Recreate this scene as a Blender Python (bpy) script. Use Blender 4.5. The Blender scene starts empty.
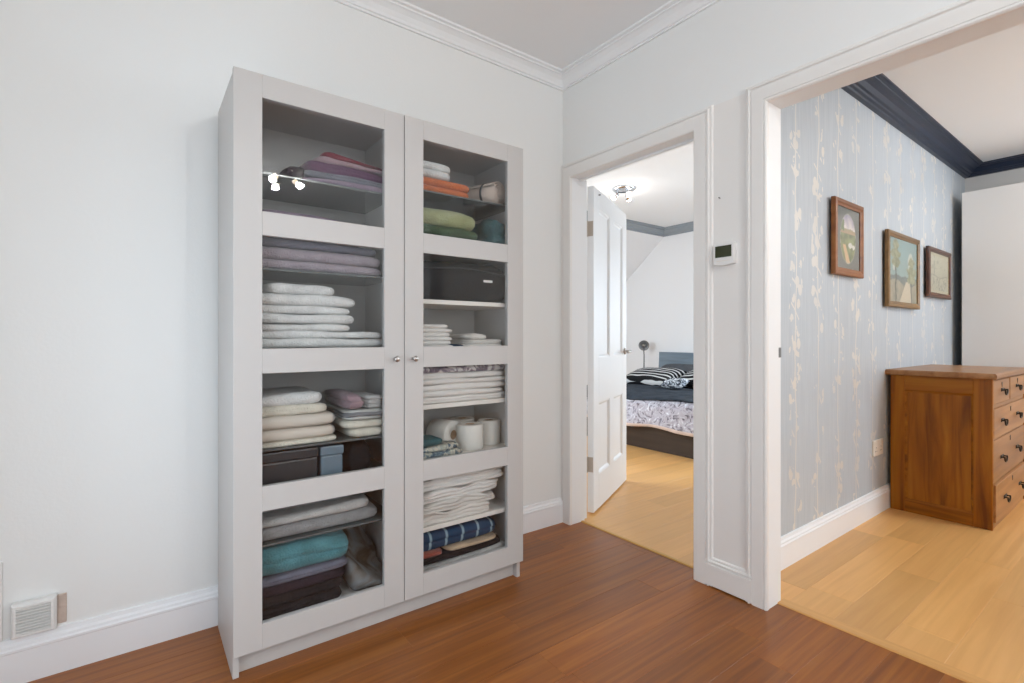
import bpy, bmesh, math, random
from mathutils import Vector, Matrix, noise
C = bpy.context.scene.collection
SC = bpy.context.scene
PI = math.pi
random.seed(7)

# ------------------------------------------------------------------ camera
cam_d = bpy.data.cameras.new('camera'); cam = bpy.data.objects.new('camera', cam_d); C.objects.link(cam)
cam.location = (-1.9654, -2.153, 1.0664)
cam.rotation_euler = (PI / 2, 0, -math.radians(36.7594))
cam_d.sensor_width = 36; cam_d.lens = 500.44 * 36 / 1024; cam_d.shift_y = (337.27 - 341.5) / 1024
cam_d.clip_start = 0.02
SC.camera = cam

# ------------------------------------------------------------------ world, exposure
SC.view_settings.view_transform = 'Standard'; SC.view_settings.look = 'None'
SC.view_settings.gamma = 1; SC.view_settings.use_curve_mapping = False
SC.view_settings.exposure = 0.0
W = bpy.data.worlds.new('sky'); SC.world = W; W.use_nodes = True
bg = W.node_tree.nodes['Background']; bg.inputs[0].default_value = (0.75, 0.86, 1.0, 1); bg.inputs[1].default_value = 1.0
SC.cycles.use_denoising = True
try: SC.cycles.denoiser = 'OPENIMAGEDENOISE'
except Exception: pass
SC.cycles.max_bounces = 10; SC.cycles.diffuse_bounces = 6; SC.cycles.glossy_bounces = 4
SC.cycles.transparent_max_bounces = 12; SC.cycles.sample_clamp_indirect = 6.0
SC.cycles.caustics_reflective = False; SC.cycles.caustics_refractive = False

# daylight entering through room windows, two of them added for fill (windows are built below, outside the picture)
def daylight(name, loc, direction, sx, sy, power, col):
    d = bpy.data.lights.new(name, 'AREA'); d.shape = 'RECTANGLE'; d.size = sx; d.size_y = sy
    d.energy = power; d.color = col
    o = bpy.data.objects.new(name, d); C.objects.link(o); o.location = loc
    o.rotation_euler = Vector(direction).to_track_quat('-Z', 'Y').to_euler()
    return o
daylight('daylight_hall', (-2.41, -1.20, 0.92), (1, 0, 0), 1.25, 1.50, 11.5, (0.78, 0.90, 1.0))
daylight('added_fill_hall_end', (-1.70, -4.76, 1.40), (0, 1, 0), 1.0, 1.2, 21, (0.84, 0.93, 1.0))  # added fill light that brightens the cabinet wall from behind the camera
daylight('daylight_bedroom', (3.82, -0.37, 1.30), (-1, 0.1, -0.8), 1.0, 1.2, 64, (0.72, 0.87, 1.0))
daylight('added_fill_bedroom_side', (0.13, 1.55, 1.30), (1, 0, -0.5), 1.2, 1.0, 47, (0.80, 0.91, 1.0))  # added fill light, out of view, for the far bedroom wall and bed
daylight('daylight_room', (3.02, -4.44, 1.50), (0, 1, -0.25), 1.2, 1.5, 52, (0.74, 0.87, 1.0))
HALL_LAMP, BED_LAMP, ROOM_LAMP = 45.0, 1.8, 45.0
WARM = (0.97, 0.985, 0.98)

# ------------------------------------------------------------------ materials
MATS = {}
def nt(name):
    m = bpy.data.materials.new(name); m.use_nodes = True
    t = m.node_tree; return m, t, t.nodes['Principled BSDF']
def N(t, kind, **kw):
    n = t.nodes.new(kind)
    for k, v in kw.items():
        if k in n.inputs: n.inputs[k].default_value = v
        else: setattr(n, k, v)
    return n
def L(t, a, b): t.links.new(a, b)
def rgba(c): return (c[0], c[1], c[2], 1)
def ramp(t, stops):
    r = t.nodes.new('ShaderNodeValToRGB'); e = r.color_ramp.elements
    while len(e) < len(stops): e.new(0.5)
    for el, (p, c) in zip(e, stops): el.position = p; el.color = rgba(c)
    return r
def objcoord(t, scale=(1, 1, 1), rnd=True):
    tc = N(t, 'ShaderNodeTexCoord'); mp = N(t, 'ShaderNodeMapping'); mp.inputs['Scale'].default_value = scale
    if rnd:
        oi = N(t, 'ShaderNodeObjectInfo'); mul = N(t, 'ShaderNodeMath', operation='MULTIPLY'); mul.inputs[1].default_value = 37.0
        L(t, oi.outputs['Random'], mul.inputs[0])
        cb = N(t, 'ShaderNodeCombineXYZ'); L(t, mul.outputs[0], cb.inputs[0]); L(t, mul.outputs[0], cb.inputs[1]); L(t, mul.outputs[0], cb.inputs[2])
        L(t, cb.outputs[0], mp.inputs['Location'])
    L(t, tc.outputs['Object'], mp.inputs['Vector'])
    return mp.outputs['Vector']
def plain(name, col, rough=0.5, metal=0.0, bump=0.0, bscale=60, spec=0.5, var=0.0):
    m, t, b = nt(name)
    b.inputs['Base Color'].default_value = rgba(col); b.inputs['Roughness'].default_value = rough
    b.inputs['Metallic'].default_value = metal; b.inputs['Specular IOR Level'].default_value = spec
    v = objcoord(t)
    if bump or var:
        nz = N(t, 'ShaderNodeTexNoise'); nz.inputs['Scale'].default_value = bscale; nz.inputs['Detail'].default_value = 4
        L(t, v, nz.inputs['Vector'])
    if bump:
        bp = N(t, 'ShaderNodeBump'); bp.inputs['Strength'].default_value = bump; bp.inputs['Distance'].default_value = 0.01
        L(t, nz.outputs['Fac'], bp.inputs['Height']); L(t, bp.outputs['Normal'], b.inputs['Normal'])
    if var:
        n2 = N(t, 'ShaderNodeTexNoise'); n2.inputs['Scale'].default_value = bscale * 0.12; n2.inputs['Detail'].default_value = 3; L(t, v, n2.inputs['Vector'])
        r = ramp(t, [(0.3, [c * (1 - var) for c in col]), (0.7, [min(1, c * (1 + var * 0.6)) for c in col])])
        L(t, n2.outputs['Fac'], r.inputs[0]); L(t, r.outputs[0], b.inputs['Base Color'])
    MATS[name] = m
    return m
def fabric(name, col, bs=190, bump=0.9, var=0.14):
    m = plain(name, col, 0.95, 0, bump, bs, 0.15, var)
    b = m.node_tree.nodes['Principled BSDF']; b.inputs['Sheen Weight'].default_value = 0.2 if max(col) > 0.25 else 0.0
    return m
def wood(name, c1, c2, c3, rough=0.3, axis=0, coat=0.0, fine=90, varamt=0.35):
    m, t, b = nt(name)
    sc = [fine * 0.35] * 3; sc[axis] = 1.6
    v = objcoord(t, sc)
    n1 = N(t, 'ShaderNodeTexNoise'); n1.inputs['Scale'].default_value = 1.0; n1.inputs['Detail'].default_value = 6; n1.inputs['Distortion'].default_value = 0.6
    L(t, v, n1.inputs['Vector'])
    r = ramp(t, [(0.28, c1), (0.52, c2), (0.75, c3)]); L(t, n1.outputs['Fac'], r.inputs[0])
    oi = N(t, 'ShaderNodeObjectInfo')
    mr = N(t, 'ShaderNodeMapRange'); mr.inputs['To Min'].default_value = 1 - varamt; mr.inputs['To Max'].default_value = 1 + varamt * 0.6
    L(t, oi.outputs['Random'], mr.inputs['Value'])
    hs = N(t, 'ShaderNodeHueSaturation'); L(t, mr.outputs[0], hs.inputs['Value']); L(t, r.outputs[0], hs.inputs['Color'])
    L(t, hs.outputs[0], b.inputs['Base Color'])
    b.inputs['Roughness'].default_value = rough
    rr = N(t, 'ShaderNodeMapRange'); rr.inputs['To Min'].default_value = rough - 0.06; rr.inputs['To Max'].default_value = rough + 0.1
    L(t, n1.outputs['Fac'], rr.inputs['Value']); L(t, rr.outputs[0], b.inputs['Roughness'])
    bp = N(t, 'ShaderNodeBump'); bp.inputs['Strength'].default_value = 0.08; bp.inputs['Distance'].default_value = 0.004
    L(t, n1.outputs['Fac'], bp.inputs['Height']); L(t, bp.outputs['Normal'], b.inputs['Normal'])
    b.inputs['Coat Weight'].default_value = coat; b.inputs['Coat Roughness'].default_value = 0.12
    MATS[name] = m
    return m
def emit(name, col, s):
    m, t, b = nt(name); b.inputs['Base Color'].default_value = rgba(col)
    b.inputs['Emission Color'].default_value = rgba(col); b.inputs['Emission Strength'].default_value = s
    MATS[name] = m; return m
def glass(name, tint, refl_boost=1.0):
    m, t, b = nt(name); t.nodes.remove(b); out = t.nodes['Material Output']
    tr = N(t, 'ShaderNodeBsdfTransparent'); tr.inputs[0].default_value = rgba(tint)
    gl = N(t, 'ShaderNodeBsdfGlossy'); gl.inputs['Roughness'].default_value = 0.0; gl.inputs[0].default_value = (1, 1, 1, 1)
    fr = N(t, 'ShaderNodeFresnel'); fr.inputs['IOR'].default_value = 1.5
    mx = N(t, 'ShaderNodeMixShader'); ge = N(t, 'ShaderNodeNewGeometry'); inv = N(t, 'ShaderNodeMath', operation='SUBTRACT'); inv.inputs[0].default_value = 1.0; L(t, ge.outputs['Backfacing'], inv.inputs[1])
    mu = N(t, 'ShaderNodeMath', operation='MULTIPLY'); L(t, fr.outputs[0], mu.inputs[0]); L(t, inv.outputs[0], mu.inputs[1]); L(t, mu.outputs[0], mx.inputs[0]); L(t, tr.outputs[0], mx.inputs[1]); L(t, gl.outputs[0], mx.inputs[2])
    L(t, mx.outputs[0], out.inputs[0]); MATS[name] = m; return m

plain('wall_paint', (0.83, 0.835, 0.825), 0.75, 0, 0.06, 90, 0.3)
plain('wall_paint_grey', (0.60, 0.59, 0.58), 0.75, 0, 0.05, 90, 0.3)
plain('bedroom_paint', (0.86, 0.86, 0.87), 0.7, 0, 0.04, 90, 0.3)
plain('ceiling_paint', (0.86, 0.865, 0.87), 0.85, 0, 0.04, 90, 0.2)
plain('trim_paint', (0.82, 0.80, 0.775), 0.32, 0, 0.03, 40, 0.5)
plain('door_paint', (0.84, 0.845, 0.85), 0.50, 0, 0.04, 40, 0.5)
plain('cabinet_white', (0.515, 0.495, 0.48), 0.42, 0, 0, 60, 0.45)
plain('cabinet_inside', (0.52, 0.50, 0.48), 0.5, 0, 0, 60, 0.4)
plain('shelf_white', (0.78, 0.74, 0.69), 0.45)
plain('shelf_glass_dark', (0.10, 0.11, 0.11), 0.12, 0, 0, 60, 0.6)
plain('navy_paint', (0.012, 0.020, 0.045), 0.38, 0, 0.04, 60, 0.5)
plain('grey_blue_paint', (0.30, 0.335, 0.365), 0.5)
plain('nickel', (0.50, 0.47, 0.44), 0.3, 1.0)
plain('lamp_grey', (0.22, 0.22, 0.22), 0.5, 0.3); plain('hinge_metal', (0.52, 0.45, 0.38), 0.5, 0.3); plain('steel_dark', (0.16, 0.16, 0.16), 0.4, 0.9)
plain('iron', (0.035, 0.028, 0.022), 0.4, 0.8)
plain('chrome', (0.75, 0.77, 0.80), 0.12, 1.0)
plain('black_void', (0.01, 0.01, 0.01), 0.8)
plain('gloss_white', (0.74, 0.735, 0.73), 0.12, 0, 0, 60, 0.5)
plain('plastic_white', (0.80, 0.79, 0.77), 0.35)
plain('plastic_cream', (0.78, 0.72, 0.64), 0.35)
plain('lcd_green', (0.045, 0.055, 0.030), 0.15)
plain('brass_strip', (0.60, 0.33, 0.09), 0.35, 0.3, 0, 60, 0.5)
plain('bare_plaster', (0.60, 0.49, 0.42), 0.9, 0, 0.4, 80, 0.2, 0.2)
plain('skirting_room', (0.86, 0.87, 0.89), 0.35)
wood('dark_bamboo', (0.175, 0.048, 0.005), (0.260, 0.080, 0.010), (0.345, 0.120, 0.018), 0.33, 0, 0.0, 130, 0.20)
wood('light_bamboo', (0.62, 0.320, 0.105), (0.685, 0.370, 0.128), (0.735, 0.410, 0.150), 0.32, 0, 0.0, 110, 0.14)
wood('pine_v_shaded', (0.13, 0.034, 0.0015), (0.28, 0.090, 0.004), (0.38, 0.150, 0.010), 0.38, 2, 0.0, 60, 0.10)  # darker amber: weaker light on the chest end is put into the colour
wood('pine_x_lit', (0.24, 0.105, 0.038), (0.36, 0.175, 0.070), (0.45, 0.235, 0.105), 0.36, 0, 0.15, 60, 0.10)  # same pine, paler: window light and reflection on top and drawers painted in
wood('pine_y_shaded', (0.13, 0.034, 0.0015), (0.28, 0.090, 0.004), (0.38, 0.150, 0.010), 0.38, 1, 0.0, 60, 0.10)  # grain along y, with the chest end's shade in the colour too
wood('frame_oak_x', (0.18, 0.058, 0.011), (0.27, 0.095, 0.021), (0.34, 0.135, 0.036), 0.4, 0, 0, 60, 0.1)
wood('frame_gold', (0.13, 0.066, 0.018), (0.20, 0.108, 0.032), (0.26, 0.15, 0.052), 0.35, 0, 0, 60, 0.1)
wood('frame_mahogany', (0.055, 0.020, 0.010), (0.10, 0.035, 0.016), (0.15, 0.06, 0.028), 0.35, 0, 0, 60, 0.1)
wood('bed_veneer', (0.020, 0.012, 0.008), (0.035, 0.021, 0.014), (0.050, 0.030, 0.020), 0.45, 1, 0, 60, 0.1)
wood('headboard_blue', (0.15, 0.20, 0.245), (0.20, 0.26, 0.315), (0.25, 0.315, 0.37), 0.5, 1, 0, 60, 0.1)
for _n in ('pine_v_shaded', 'pine_x_lit', 'pine_y_shaded'): MATS[_n].node_tree.nodes['Principled BSDF'].inputs['Specular IOR Level'].default_value = 0.22
glass('pane_glass', (0.965, 0.97, 0.97))
glass('picture_glass', (0.97, 0.97, 0.96))
glass('window_glass', (0.97, 0.98, 0.98))
def blotch(name, stops, scale, dist=1.5, bump=0.3, vor=False):
    m, t, b = nt(name); b.inputs['Roughness'].default_value = 0.9; b.inputs['Specular IOR Level'].default_value = 0.15
    v = objcoord(t)
    n = N(t, 'ShaderNodeTexNoise'); n.inputs['Scale'].default_value = scale; n.inputs['Detail'].default_value = 5; n.inputs['Distortion'].default_value = dist
    L(t, v, n.inputs['Vector']); r = ramp(t, stops); L(t, n.outputs['Fac'], r.inputs[0]); L(t, r.outputs[0], b.inputs['Base Color'])
    bp = N(t, 'ShaderNodeBump'); bp.inputs['Strength'].default_value = bump; bp.inputs['Distance'].default_value = 0.02
    L(t, n.outputs['Fac'], bp.inputs['Height']); L(t, bp.outputs['Normal'], b.inputs['Normal'])
    MATS[name] = m; return m
emit('bulb', (1.0, 0.82, 0.62), 22.0)
emit('bulb_off', (0.8, 0.8, 0.78), 0.0)
fabric('towel_white', (0.76, 0.755, 0.74)); fabric('towel_lilac', (0.36, 0.305, 0.345)); fabric('towel_cream', (0.74, 0.69, 0.58))
fabric('towel_beige', (0.58, 0.51, 0.44)); fabric('towel_grey', (0.30, 0.295, 0.295)); fabric('towel_pale_grey', (0.55, 0.53, 0.51))
fabric('towel_orange', (0.60, 0.155, 0.045)); fabric('towel_sage', (0.36, 0.385, 0.20)); fabric('towel_green', (0.075, 0.125, 0.070))
fabric('towel_sea', (0.105, 0.17, 0.135)); fabric('cloth_teal', (0.045, 0.12, 0.135), 120, .5, .3); fabric('towel_turquoise', (0.085, 0.235, 0.265), 160, .6, .25)
fabric('cloth_purple', (0.090, 0.030, 0.080), 120, .4, .2); fabric('cloth_plum', (0.030, 0.020, 0.028), 120, .4, .2); fabric('cloth_red', (0.16, 0.025, 0.040), 120, .4, .2)
fabric('cloth_pink', (0.30, 0.20, 0.225), 120, .4, .2); fabric('cloth_lavender', (0.25, 0.19, 0.25), 120, .4, .2); fabric('cloth_slate', (0.15, 0.15, 0.19), 120, .4, .2)
fabric('cloth_charcoal', (0.045, 0.045, 0.050), 120, .4, .2); fabric('cloth_black', (0.018, 0.015, 0.017), 120, .5, .3); fabric('cloth_sheet', (0.72, 0.69, 0.66), 40, .25, .05)
fabric('cloth_sheet_warm', (0.66, 0.62, 0.575), 40, .25, .06); blotch('fur', [(0.40, (0.085, 0.062, 0.042)), (0.50, (0.17, 0.15, 0.13)), (0.62, (0.21, 0.22, 0.23))], 9, 1.0, 0.5); fabric('cloth_rust', (0.28, 0.07, 0.05), 120, .4, .2)
fabric('cloth_tan', (0.50, 0.36, 0.24), 120, .4, .2); fabric('bag_black', (0.014, 0.014, 0.016), 200, .3, .2); fabric('throw', (0.035, 0.043, 0.055), 90, .4, .35)
fabric('pillow_grey', (0.09, 0.095, 0.105), 120, .4, .15); fabric('paper_roll', (0.72, 0.70, 0.66), 60, .2, .04); plain('cardboard', (0.36, 0.25, 0.17), 0.9)
fabric('tube_beige', (0.55, 0.46, 0.40), 60, .2, .1)
plain('plastic_blue', (0.13, 0.18, 0.22), 0.25); plain('plastic_dark', (0.02, 0.022, 0.026), 0.35)

def stripes(name, c1, c2, scale, axis, width=0.5, distort=0.6, c3=None, axis3=None):
    m, t, b = nt(name); b.inputs['Roughness'].default_value = 0.9; b.inputs['Specular IOR Level'].default_value = 0.15
    v = objcoord(t, rnd=False)
    wv = N(t, 'ShaderNodeTexWave', wave_type='BANDS', bands_direction=axis); wv.inputs['Scale'].default_value = scale
    wv.inputs['Distortion'].default_value = distort; wv.inputs['Detail'].default_value = 1
    L(t, v, wv.inputs['Vector'])
    r = ramp(t, [(max(0, width - 0.04), c1), (min(1, width + 0.04), c2)]); L(t, wv.outputs['Fac'], r.inputs[0])
    last = r.outputs[0]
    if c3:
        w2 = N(t, 'ShaderNodeTexWave', wave_type='BANDS', bands_direction=axis3); w2.inputs['Scale'].default_value = scale * 0.8; w2.inputs['Distortion'].default_value = distort
        L(t, v, w2.inputs['Vector'])
        r2 = ramp(t, [(0.86, (0, 0, 0)), (0.92, (1, 1, 1))]); L(t, w2.outputs['Fac'], r2.inputs[0])
        mx = N(t, 'ShaderNodeMixRGB'); L(t, r2.outputs[0], mx.inputs[0]); L(t, last, mx.inputs[1]); mx.inputs[2].default_value = rgba(c3); last = mx.outputs[0]
    L(t, last, b.inputs['Base Color'])
    MATS[name] = m; return m
stripes('stripe_grey_towel', (0.42, 0.42, 0.40), (0.20, 0.20, 0.21), 9, 'Z', 0.5, 1.5)
stripes('pillow_stripe', (0.014, 0.014, 0.016), (0.62, 0.62, 0.62), 4.6, 'X', 0.74, 2.5)
stripes('plaid_blue', (0.016, 0.046, 0.098), (0.26, 0.36, 0.42), 4.2, 'X', 0.95, 0.4)
stripes('beige_border', (0.60, 0.54, 0.47), (0.17, 0.18, 0.20), 1.0, 'X', 0.97, 0.0)
blotch('duvet_print', [(0.36, (0.13, 0.12, 0.14)), (0.46, (0.40, 0.375, 0.42)), (0.58, (0.44, 0.43, 0.48)), (0.68, (0.70, 0.71, 0.75))], 13, 2.5, 0.5)
blotch('floral_purple', [(0.40, (0.17, 0.13, 0.17)), (0.50, (0.35, 0.29, 0.33)), (0.58, (0.72, 0.69, 0.68))], 22, 1.5)
blotch('patterned_cloth', [(0.40, (0.06, 0.10, 0.14)), (0.48, (0.22, 0.27, 0.28)), (0.55, (0.60, 0.56, 0.46)), (0.66, (0.30, 0.33, 0.30))], 30, 1.2)
blotch('pillow_floral', [(0.42, (0.03, 0.035, 0.045)), (0.52, (0.35, 0.38, 0.42)), (0.60, (0.75, 0.78, 0.82))], 16, 2)
fabric('duvet_edge', (0.62, 0.50, 0.44), 120, .3, .1)

def wallpaper_mat():
    m, t, b = nt('wallpaper'); v = objcoord(t, rnd=False)
    sx = N(t, 'ShaderNodeSeparateXYZ'); L(t, v, sx.inputs[0])
    def math_(op, a, b_=None, c=None):
        n = N(t, 'ShaderNodeMath', operation=op)
        for i, q in enumerate((a, b_, c)):
            if q is None: continue
            if isinstance(q, (int, float)): n.inputs[i].default_value = q
            else: L(t, q, n.inputs[i])
        return n.outputs[0]
    X, Z = sx.outputs[0], sx.outputs[2]
    col = math_('FLOOR', math_('DIVIDE', math_('SUBTRACT', X, 0.445), 0.25))
    wob = N(t, 'ShaderNodeTexNoise', noise_dimensions='2D'); wob.inputs['Scale'].default_value = 1.0; wob.inputs['Detail'].default_value = 2
    cb = N(t, 'ShaderNodeCombineXYZ'); L(t, math_('MULTIPLY', col, 7.3), cb.inputs[0]); L(t, math_('MULTIPLY', Z, 2.6), cb.inputs[1]); L(t, cb.outputs[0], wob.inputs['Vector'])
    xw = math_('ADD', X, math_('MULTIPLY', math_('SUBTRACT', wob.outputs['Fac'], 0.5), 0.06))
    f = math_('SUBTRACT', math_('FRACT', math_('DIVIDE', math_('SUBTRACT', xw, 0.445), 0.25)), 0.5)
    dist = math_('MULTIPLY', math_('ABSOLUTE', f), 0.25)
    line = math_('LESS_THAN', dist, 0.0055)
    twig_n = N(t, 'ShaderNodeTexNoise'); twig_n.inputs['Scale'].default_value = 9; twig_n.inputs['Detail'].default_value = 3; L(t, v, twig_n.inputs['Vector'])
    vo = N(t, 'ShaderNodeTexVoronoi', feature='F1', voronoi_dimensions='2D'); vo.inputs['Scale'].default_value = 19
    c2 = N(t, 'ShaderNodeCombineXYZ'); L(t, X, c2.inputs[0]); L(t, math_('MULTIPLY', Z, 0.75), c2.inputs[1]); L(t, c2.outputs[0], vo.inputs['Vector'])
    blob = math_('LESS_THAN', vo.outputs['Distance'], math_('MULTIPLY', twig_n.outputs['Fac'], 0.62))
    near = math_('LESS_THAN', dist, math_('MULTIPLY', twig_n.outputs['Fac'], 0.11))
    pick = math_('GREATER_THAN', twig_n.outputs['Fac'], 0.545)
    wv = N(t, 'ShaderNodeTexWave', wave_type='BANDS', bands_direction='DIAGONAL'); wv.inputs['Scale'].default_value = 4.0; wv.inputs['Distortion'].default_value = 5; wv.inputs['Detail'].default_value = 1
    L(t, v, wv.inputs['Vector'])
    twig = math_('MULTIPLY', math_('MULTIPLY', math_('GREATER_THAN', wv.outputs['Fac'], 0.965), math_('LESS_THAN', dist, 0.045)), math_('GREATER_THAN', twig_n.outputs['Fac'], 0.5))
    ink = math_('MAXIMUM', math_('MAXIMUM', line, twig), math_('MULTIPLY', math_('MULTIPLY', blob, near), pick))
    # the metallic ink is thinner towards some columns
    fade = N(t, 'ShaderNodeTexNoise'); fade.inputs['Scale'].default_value = 2.2; L(t, v, fade.inputs['Vector'])
    inkf = math_('MULTIPLY', ink, math_('ADD', math_('MULTIPLY', fade.outputs['Fac'], 0.9), 0.22))
    grain = N(t, 'ShaderNodeTexNoise'); grain.inputs['Scale'].default_value = 1.0; grain.inputs['Detail'].default_value = 3
    g2 = N(t, 'ShaderNodeMapping'); g2.inputs['Scale'].default_value = (90, 90, 5); L(t, v, g2.inputs['Vector']); L(t, g2.outputs[0], grain.inputs['Vector'])
    base = ramp(t, [(0.3, (0.44, 0.485, 0.53)), (0.7, (0.51, 0.55, 0.59))]); L(t, grain.outputs['Fac'], base.inputs[0])
    mx = N(t, 'ShaderNodeMixRGB'); L(t, inkf, mx.inputs[0]); L(t, base.outputs[0], mx.inputs[1]); mx.inputs[2].default_value = (0.76, 0.71, 0.64, 1)
    L(t, mx.outputs[0], b.inputs['Base Color'])
    rg = N(t, 'ShaderNodeMapRange'); rg.inputs['To Min'].default_value = 0.45; rg.inputs['To Max'].default_value = 0.32; L(t, ink, rg.inputs['Value']); L(t, rg.outputs[0], b.inputs['Roughness'])
    L(t, math_('MULTIPLY', ink, 0.12), b.inputs['Metallic'])
    MATS['wallpaper'] = m
wallpaper_mat()

# ------------------------------------------------------------------ helpers
def tag(o, label=None, cat=None, group=None, kind=None):
    if label: o['label'] = label
    if cat: o['category'] = cat
    if group: o['group'] = group
    if kind: o['kind'] = kind
    return o
def empty(name, loc, label, cat, group=None, rz=0.0):
    o = bpy.data.objects.new(name, None); C.objects.link(o); o.location = loc; o.rotation_euler = (0, 0, rz)
    o.empty_display_size = 0.05
    return tag(o, label, cat, group)
def finish(bm, name, mat, parent=None, smooth=False, loc=None, rot=None):
    bmesh.ops.recalc_face_normals(bm, faces=bm.faces)
    me = bpy.data.meshes.new(name); bm.to_mesh(me); bm.free()
    if smooth:
        for p in me.polygons: p.use_smooth = True
    mats = mat if isinstance(mat, (list, tuple)) else [mat]
    for q in mats: me.materials.append(MATS[q])
    o = bpy.data.objects.new(name, me); C.objects.link(o)
    if parent is not None: o.parent = parent
    if loc is not None: o.location = loc
    if rot is not None: o.rotation_euler = rot
    return o
def BM(): return bmesh.new()
def box(bm, x0, x1, y0, y1, z0, z1, bev=0.0, mi=0, seg=1):
    x0, x1 = min(x0, x1), max(x0, x1); y0, y1 = min(y0, y1), max(y0, y1); z0, z1 = min(z0, z1), max(z0, z1)
    vs = [bm.verts.new(p) for p in ((x0,y0,z0),(x1,y0,z0),(x1,y1,z0),(x0,y1,z0),(x0,y0,z1),(x1,y0,z1),(x1,y1,z1),(x0,y1,z1))]
    fs = [bm.faces.new([vs[i] for i in q]) for q in ((0,3,2,1),(4,5,6,7),(0,1,5,4),(1,2,6,5),(2,3,7,6),(3,0,4,7))]
    for f in fs: f.material_index = mi
    if bev > 0:
        es = list({e for f in fs for e in f.edges})
        r = bmesh.ops.bevel(bm, geom=es, offset=bev, segments=seg, profile=0.5, affect='EDGES')
        for f in r['faces']: f.material_index = mi
    return fs
def boxobj(name, mat, parent, dims, bev=0.0, seg=1):
    bm = BM(); box(bm, *dims, bev=bev, seg=seg); return finish(bm, name, mat, parent)
def lathe(bm, prof, n=24, axis='Z', c=(0, 0, 0), cap=True):
    rings = []
    for r, h in prof:
        ring = []
        for i in range(n):
            a = 2 * PI * i / n; p, q = r * math.cos(a), r * math.sin(a)
            if axis == 'Z': v = (c[0] + p, c[1] + q, c[2] + h)
            elif axis == 'Y': v = (c[0] + p, c[1] + h, c[2] + q)
            else: v = (c[0] + h, c[1] + p, c[2] + q)
            ring.append(bm.verts.new(v))
        rings.append(ring)
    for a, b in zip(rings, rings[1:]):
        for i in range(n): bm.faces.new((a[i], a[(i + 1) % n], b[(i + 1) % n], b[i]))
    if cap:
        if prof[0][0] > 1e-6: bm.faces.new(rings[0][::-1])
        if prof[-1][0] > 1e-6: bm.faces.new(rings[-1])
    return rings
def tube(bm, pts, r, n=10):
    pts = [Vector(p) for p in pts]; rings = []
    for i, p in enumerate(pts):
        d = (pts[min(i + 1, len(pts) - 1)] - pts[max(i - 1, 0)]).normalized()
        u = d.orthogonal().normalized() if i == 0 else (u - d * u.dot(d)).normalized()
        w = d.cross(u); rr = r[i] if isinstance(r, (list, tuple)) else r
        rings.append([bm.verts.new(p + (u * math.cos(2*PI*k/n) + w * math.sin(2*PI*k/n)) * rr) for k in range(n)])
    for a, b in zip(rings, rings[1:]):
        for k in range(n): bm.faces.new((a[k], a[(k+1)%n], b[(k+1)%n], b[k]))
    bm.faces.new(rings[0][::-1]); bm.faces.new(rings[-1])
def loft(bm, chains, closed_profile=True, caps=True):
    """chains: for every profile point the list of its positions along the path"""
    V = [[bm.verts.new(p) for p in ch] for ch in chains]; n = len(V)
    for i in range(n if closed_profile else n - 1):
        a, b = V[i], V[(i + 1) % n]
        for k in range(len(a) - 1): bm.faces.new((a[k], a[k+1], b[k+1], b[k]))
    if caps:
        try: bm.faces.new([c[0] for c in V]); bm.faces.new([c[-1] for c in V][::-1])
        except ValueError: pass

# ------------------------------------------------------------------ room shell
HZ, RZ, BZ = 2.565, 2.50, 2.56            # ceiling heights: hall, front room, bedroom
WF, WBk = 0.012, 0.10                     # hall face and rear face of the dividing wall
HX0, HY0 = -2.44, -4.80
D1L, D1R, D1T = -0.075, -0.865, 1.977     # bedroom doorway
O2L, O2R, O2T = -1.184, -2.42, 1.987      # wide opening to the front room
YP, YB = -1.040, -0.945                   # papered face / bedroom face of the party wall
RX1, BX1 = 3.71, 3.85
RY0, BY1 = -4.50, 3.30
def structure(name, bm, mat, label, parent=None):
    o = finish(bm, name, mat, parent)
    if parent is None: tag(o, label, None, None, 'structure')
    return o
bm = BM(); box(bm, HX0 - 0.1, WF, 0, 0.10, -0.1, 2.75); structure('wall_back', bm, 'wall_paint', 'white hall wall behind the glass door cabinet')
bm = BM()
sw0, sw1, sz0, sz1 = 0.90, 2.20, 0.75, 1.85
box(bm, WF, WBk, D1L + 0.02, sw0, -0.1, 2.75); box(bm, WF, WBk, sw1, BY1, -0.1, 2.75); box(bm, WF, WBk, sw0, sw1, -0.1, sz0); box(bm, WF, WBk, sw0, sw1, sz1, 2.75); box(bm, WF, WBk, D1R - 0.02, D1L + 0.02, D1T + 0.02, 2.75)
box(bm, WF, WBk, O2L + 0.02, D1R - 0.02, -0.1, 2.75); box(bm, WF, WBk, O2R - 0.02, O2L + 0.02, O2T + 0.02, 2.75); box(bm, WF, WBk, HY0 - 0.1, O2R - 0.02, -0.1, 2.75)
structure('wall_right', bm, 'wall_paint', 'white hall wall with the bedroom doorway and the wide opening')
# hall side walls (outside the picture); the left one has a window
bm = BM(); wy0, wy1, wz0, wz1 = -1.86, -0.54, 0.12, 1.72
box(bm, HX0 - 0.1, HX0, wy1, 0.0, -0.1, 2.75); box(bm, HX0 - 0.1, HX0, HY0 - 0.1, wy0, -0.1, 2.75)
box(bm, HX0 - 0.1, HX0, wy0, wy1, -0.1, wz0); box(bm, HX0 - 0.1, HX0, wy0, wy1, wz1, 2.75)
structure('wall_left', bm, 'wall_paint', 'white hall wall with a tall window')
bm = BM(); fw0, fw1, fz0, fz1 = -2.22, -1.18, 0.78, 2.02
box(bm, HX0, fw0, HY0 - 0.1, HY0, -0.1, 2.75); box(bm, fw1, WF, HY0 - 0.1, HY0, -0.1, 2.75); box(bm, fw0, fw1, HY0 - 0.1, HY0, -0.1, fz0); box(bm, fw0, fw1, HY0 - 0.1, HY0, fz1, 2.75)
structure('wall_front', bm, 'wall_paint', 'white hall end wall with an added window')
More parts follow.
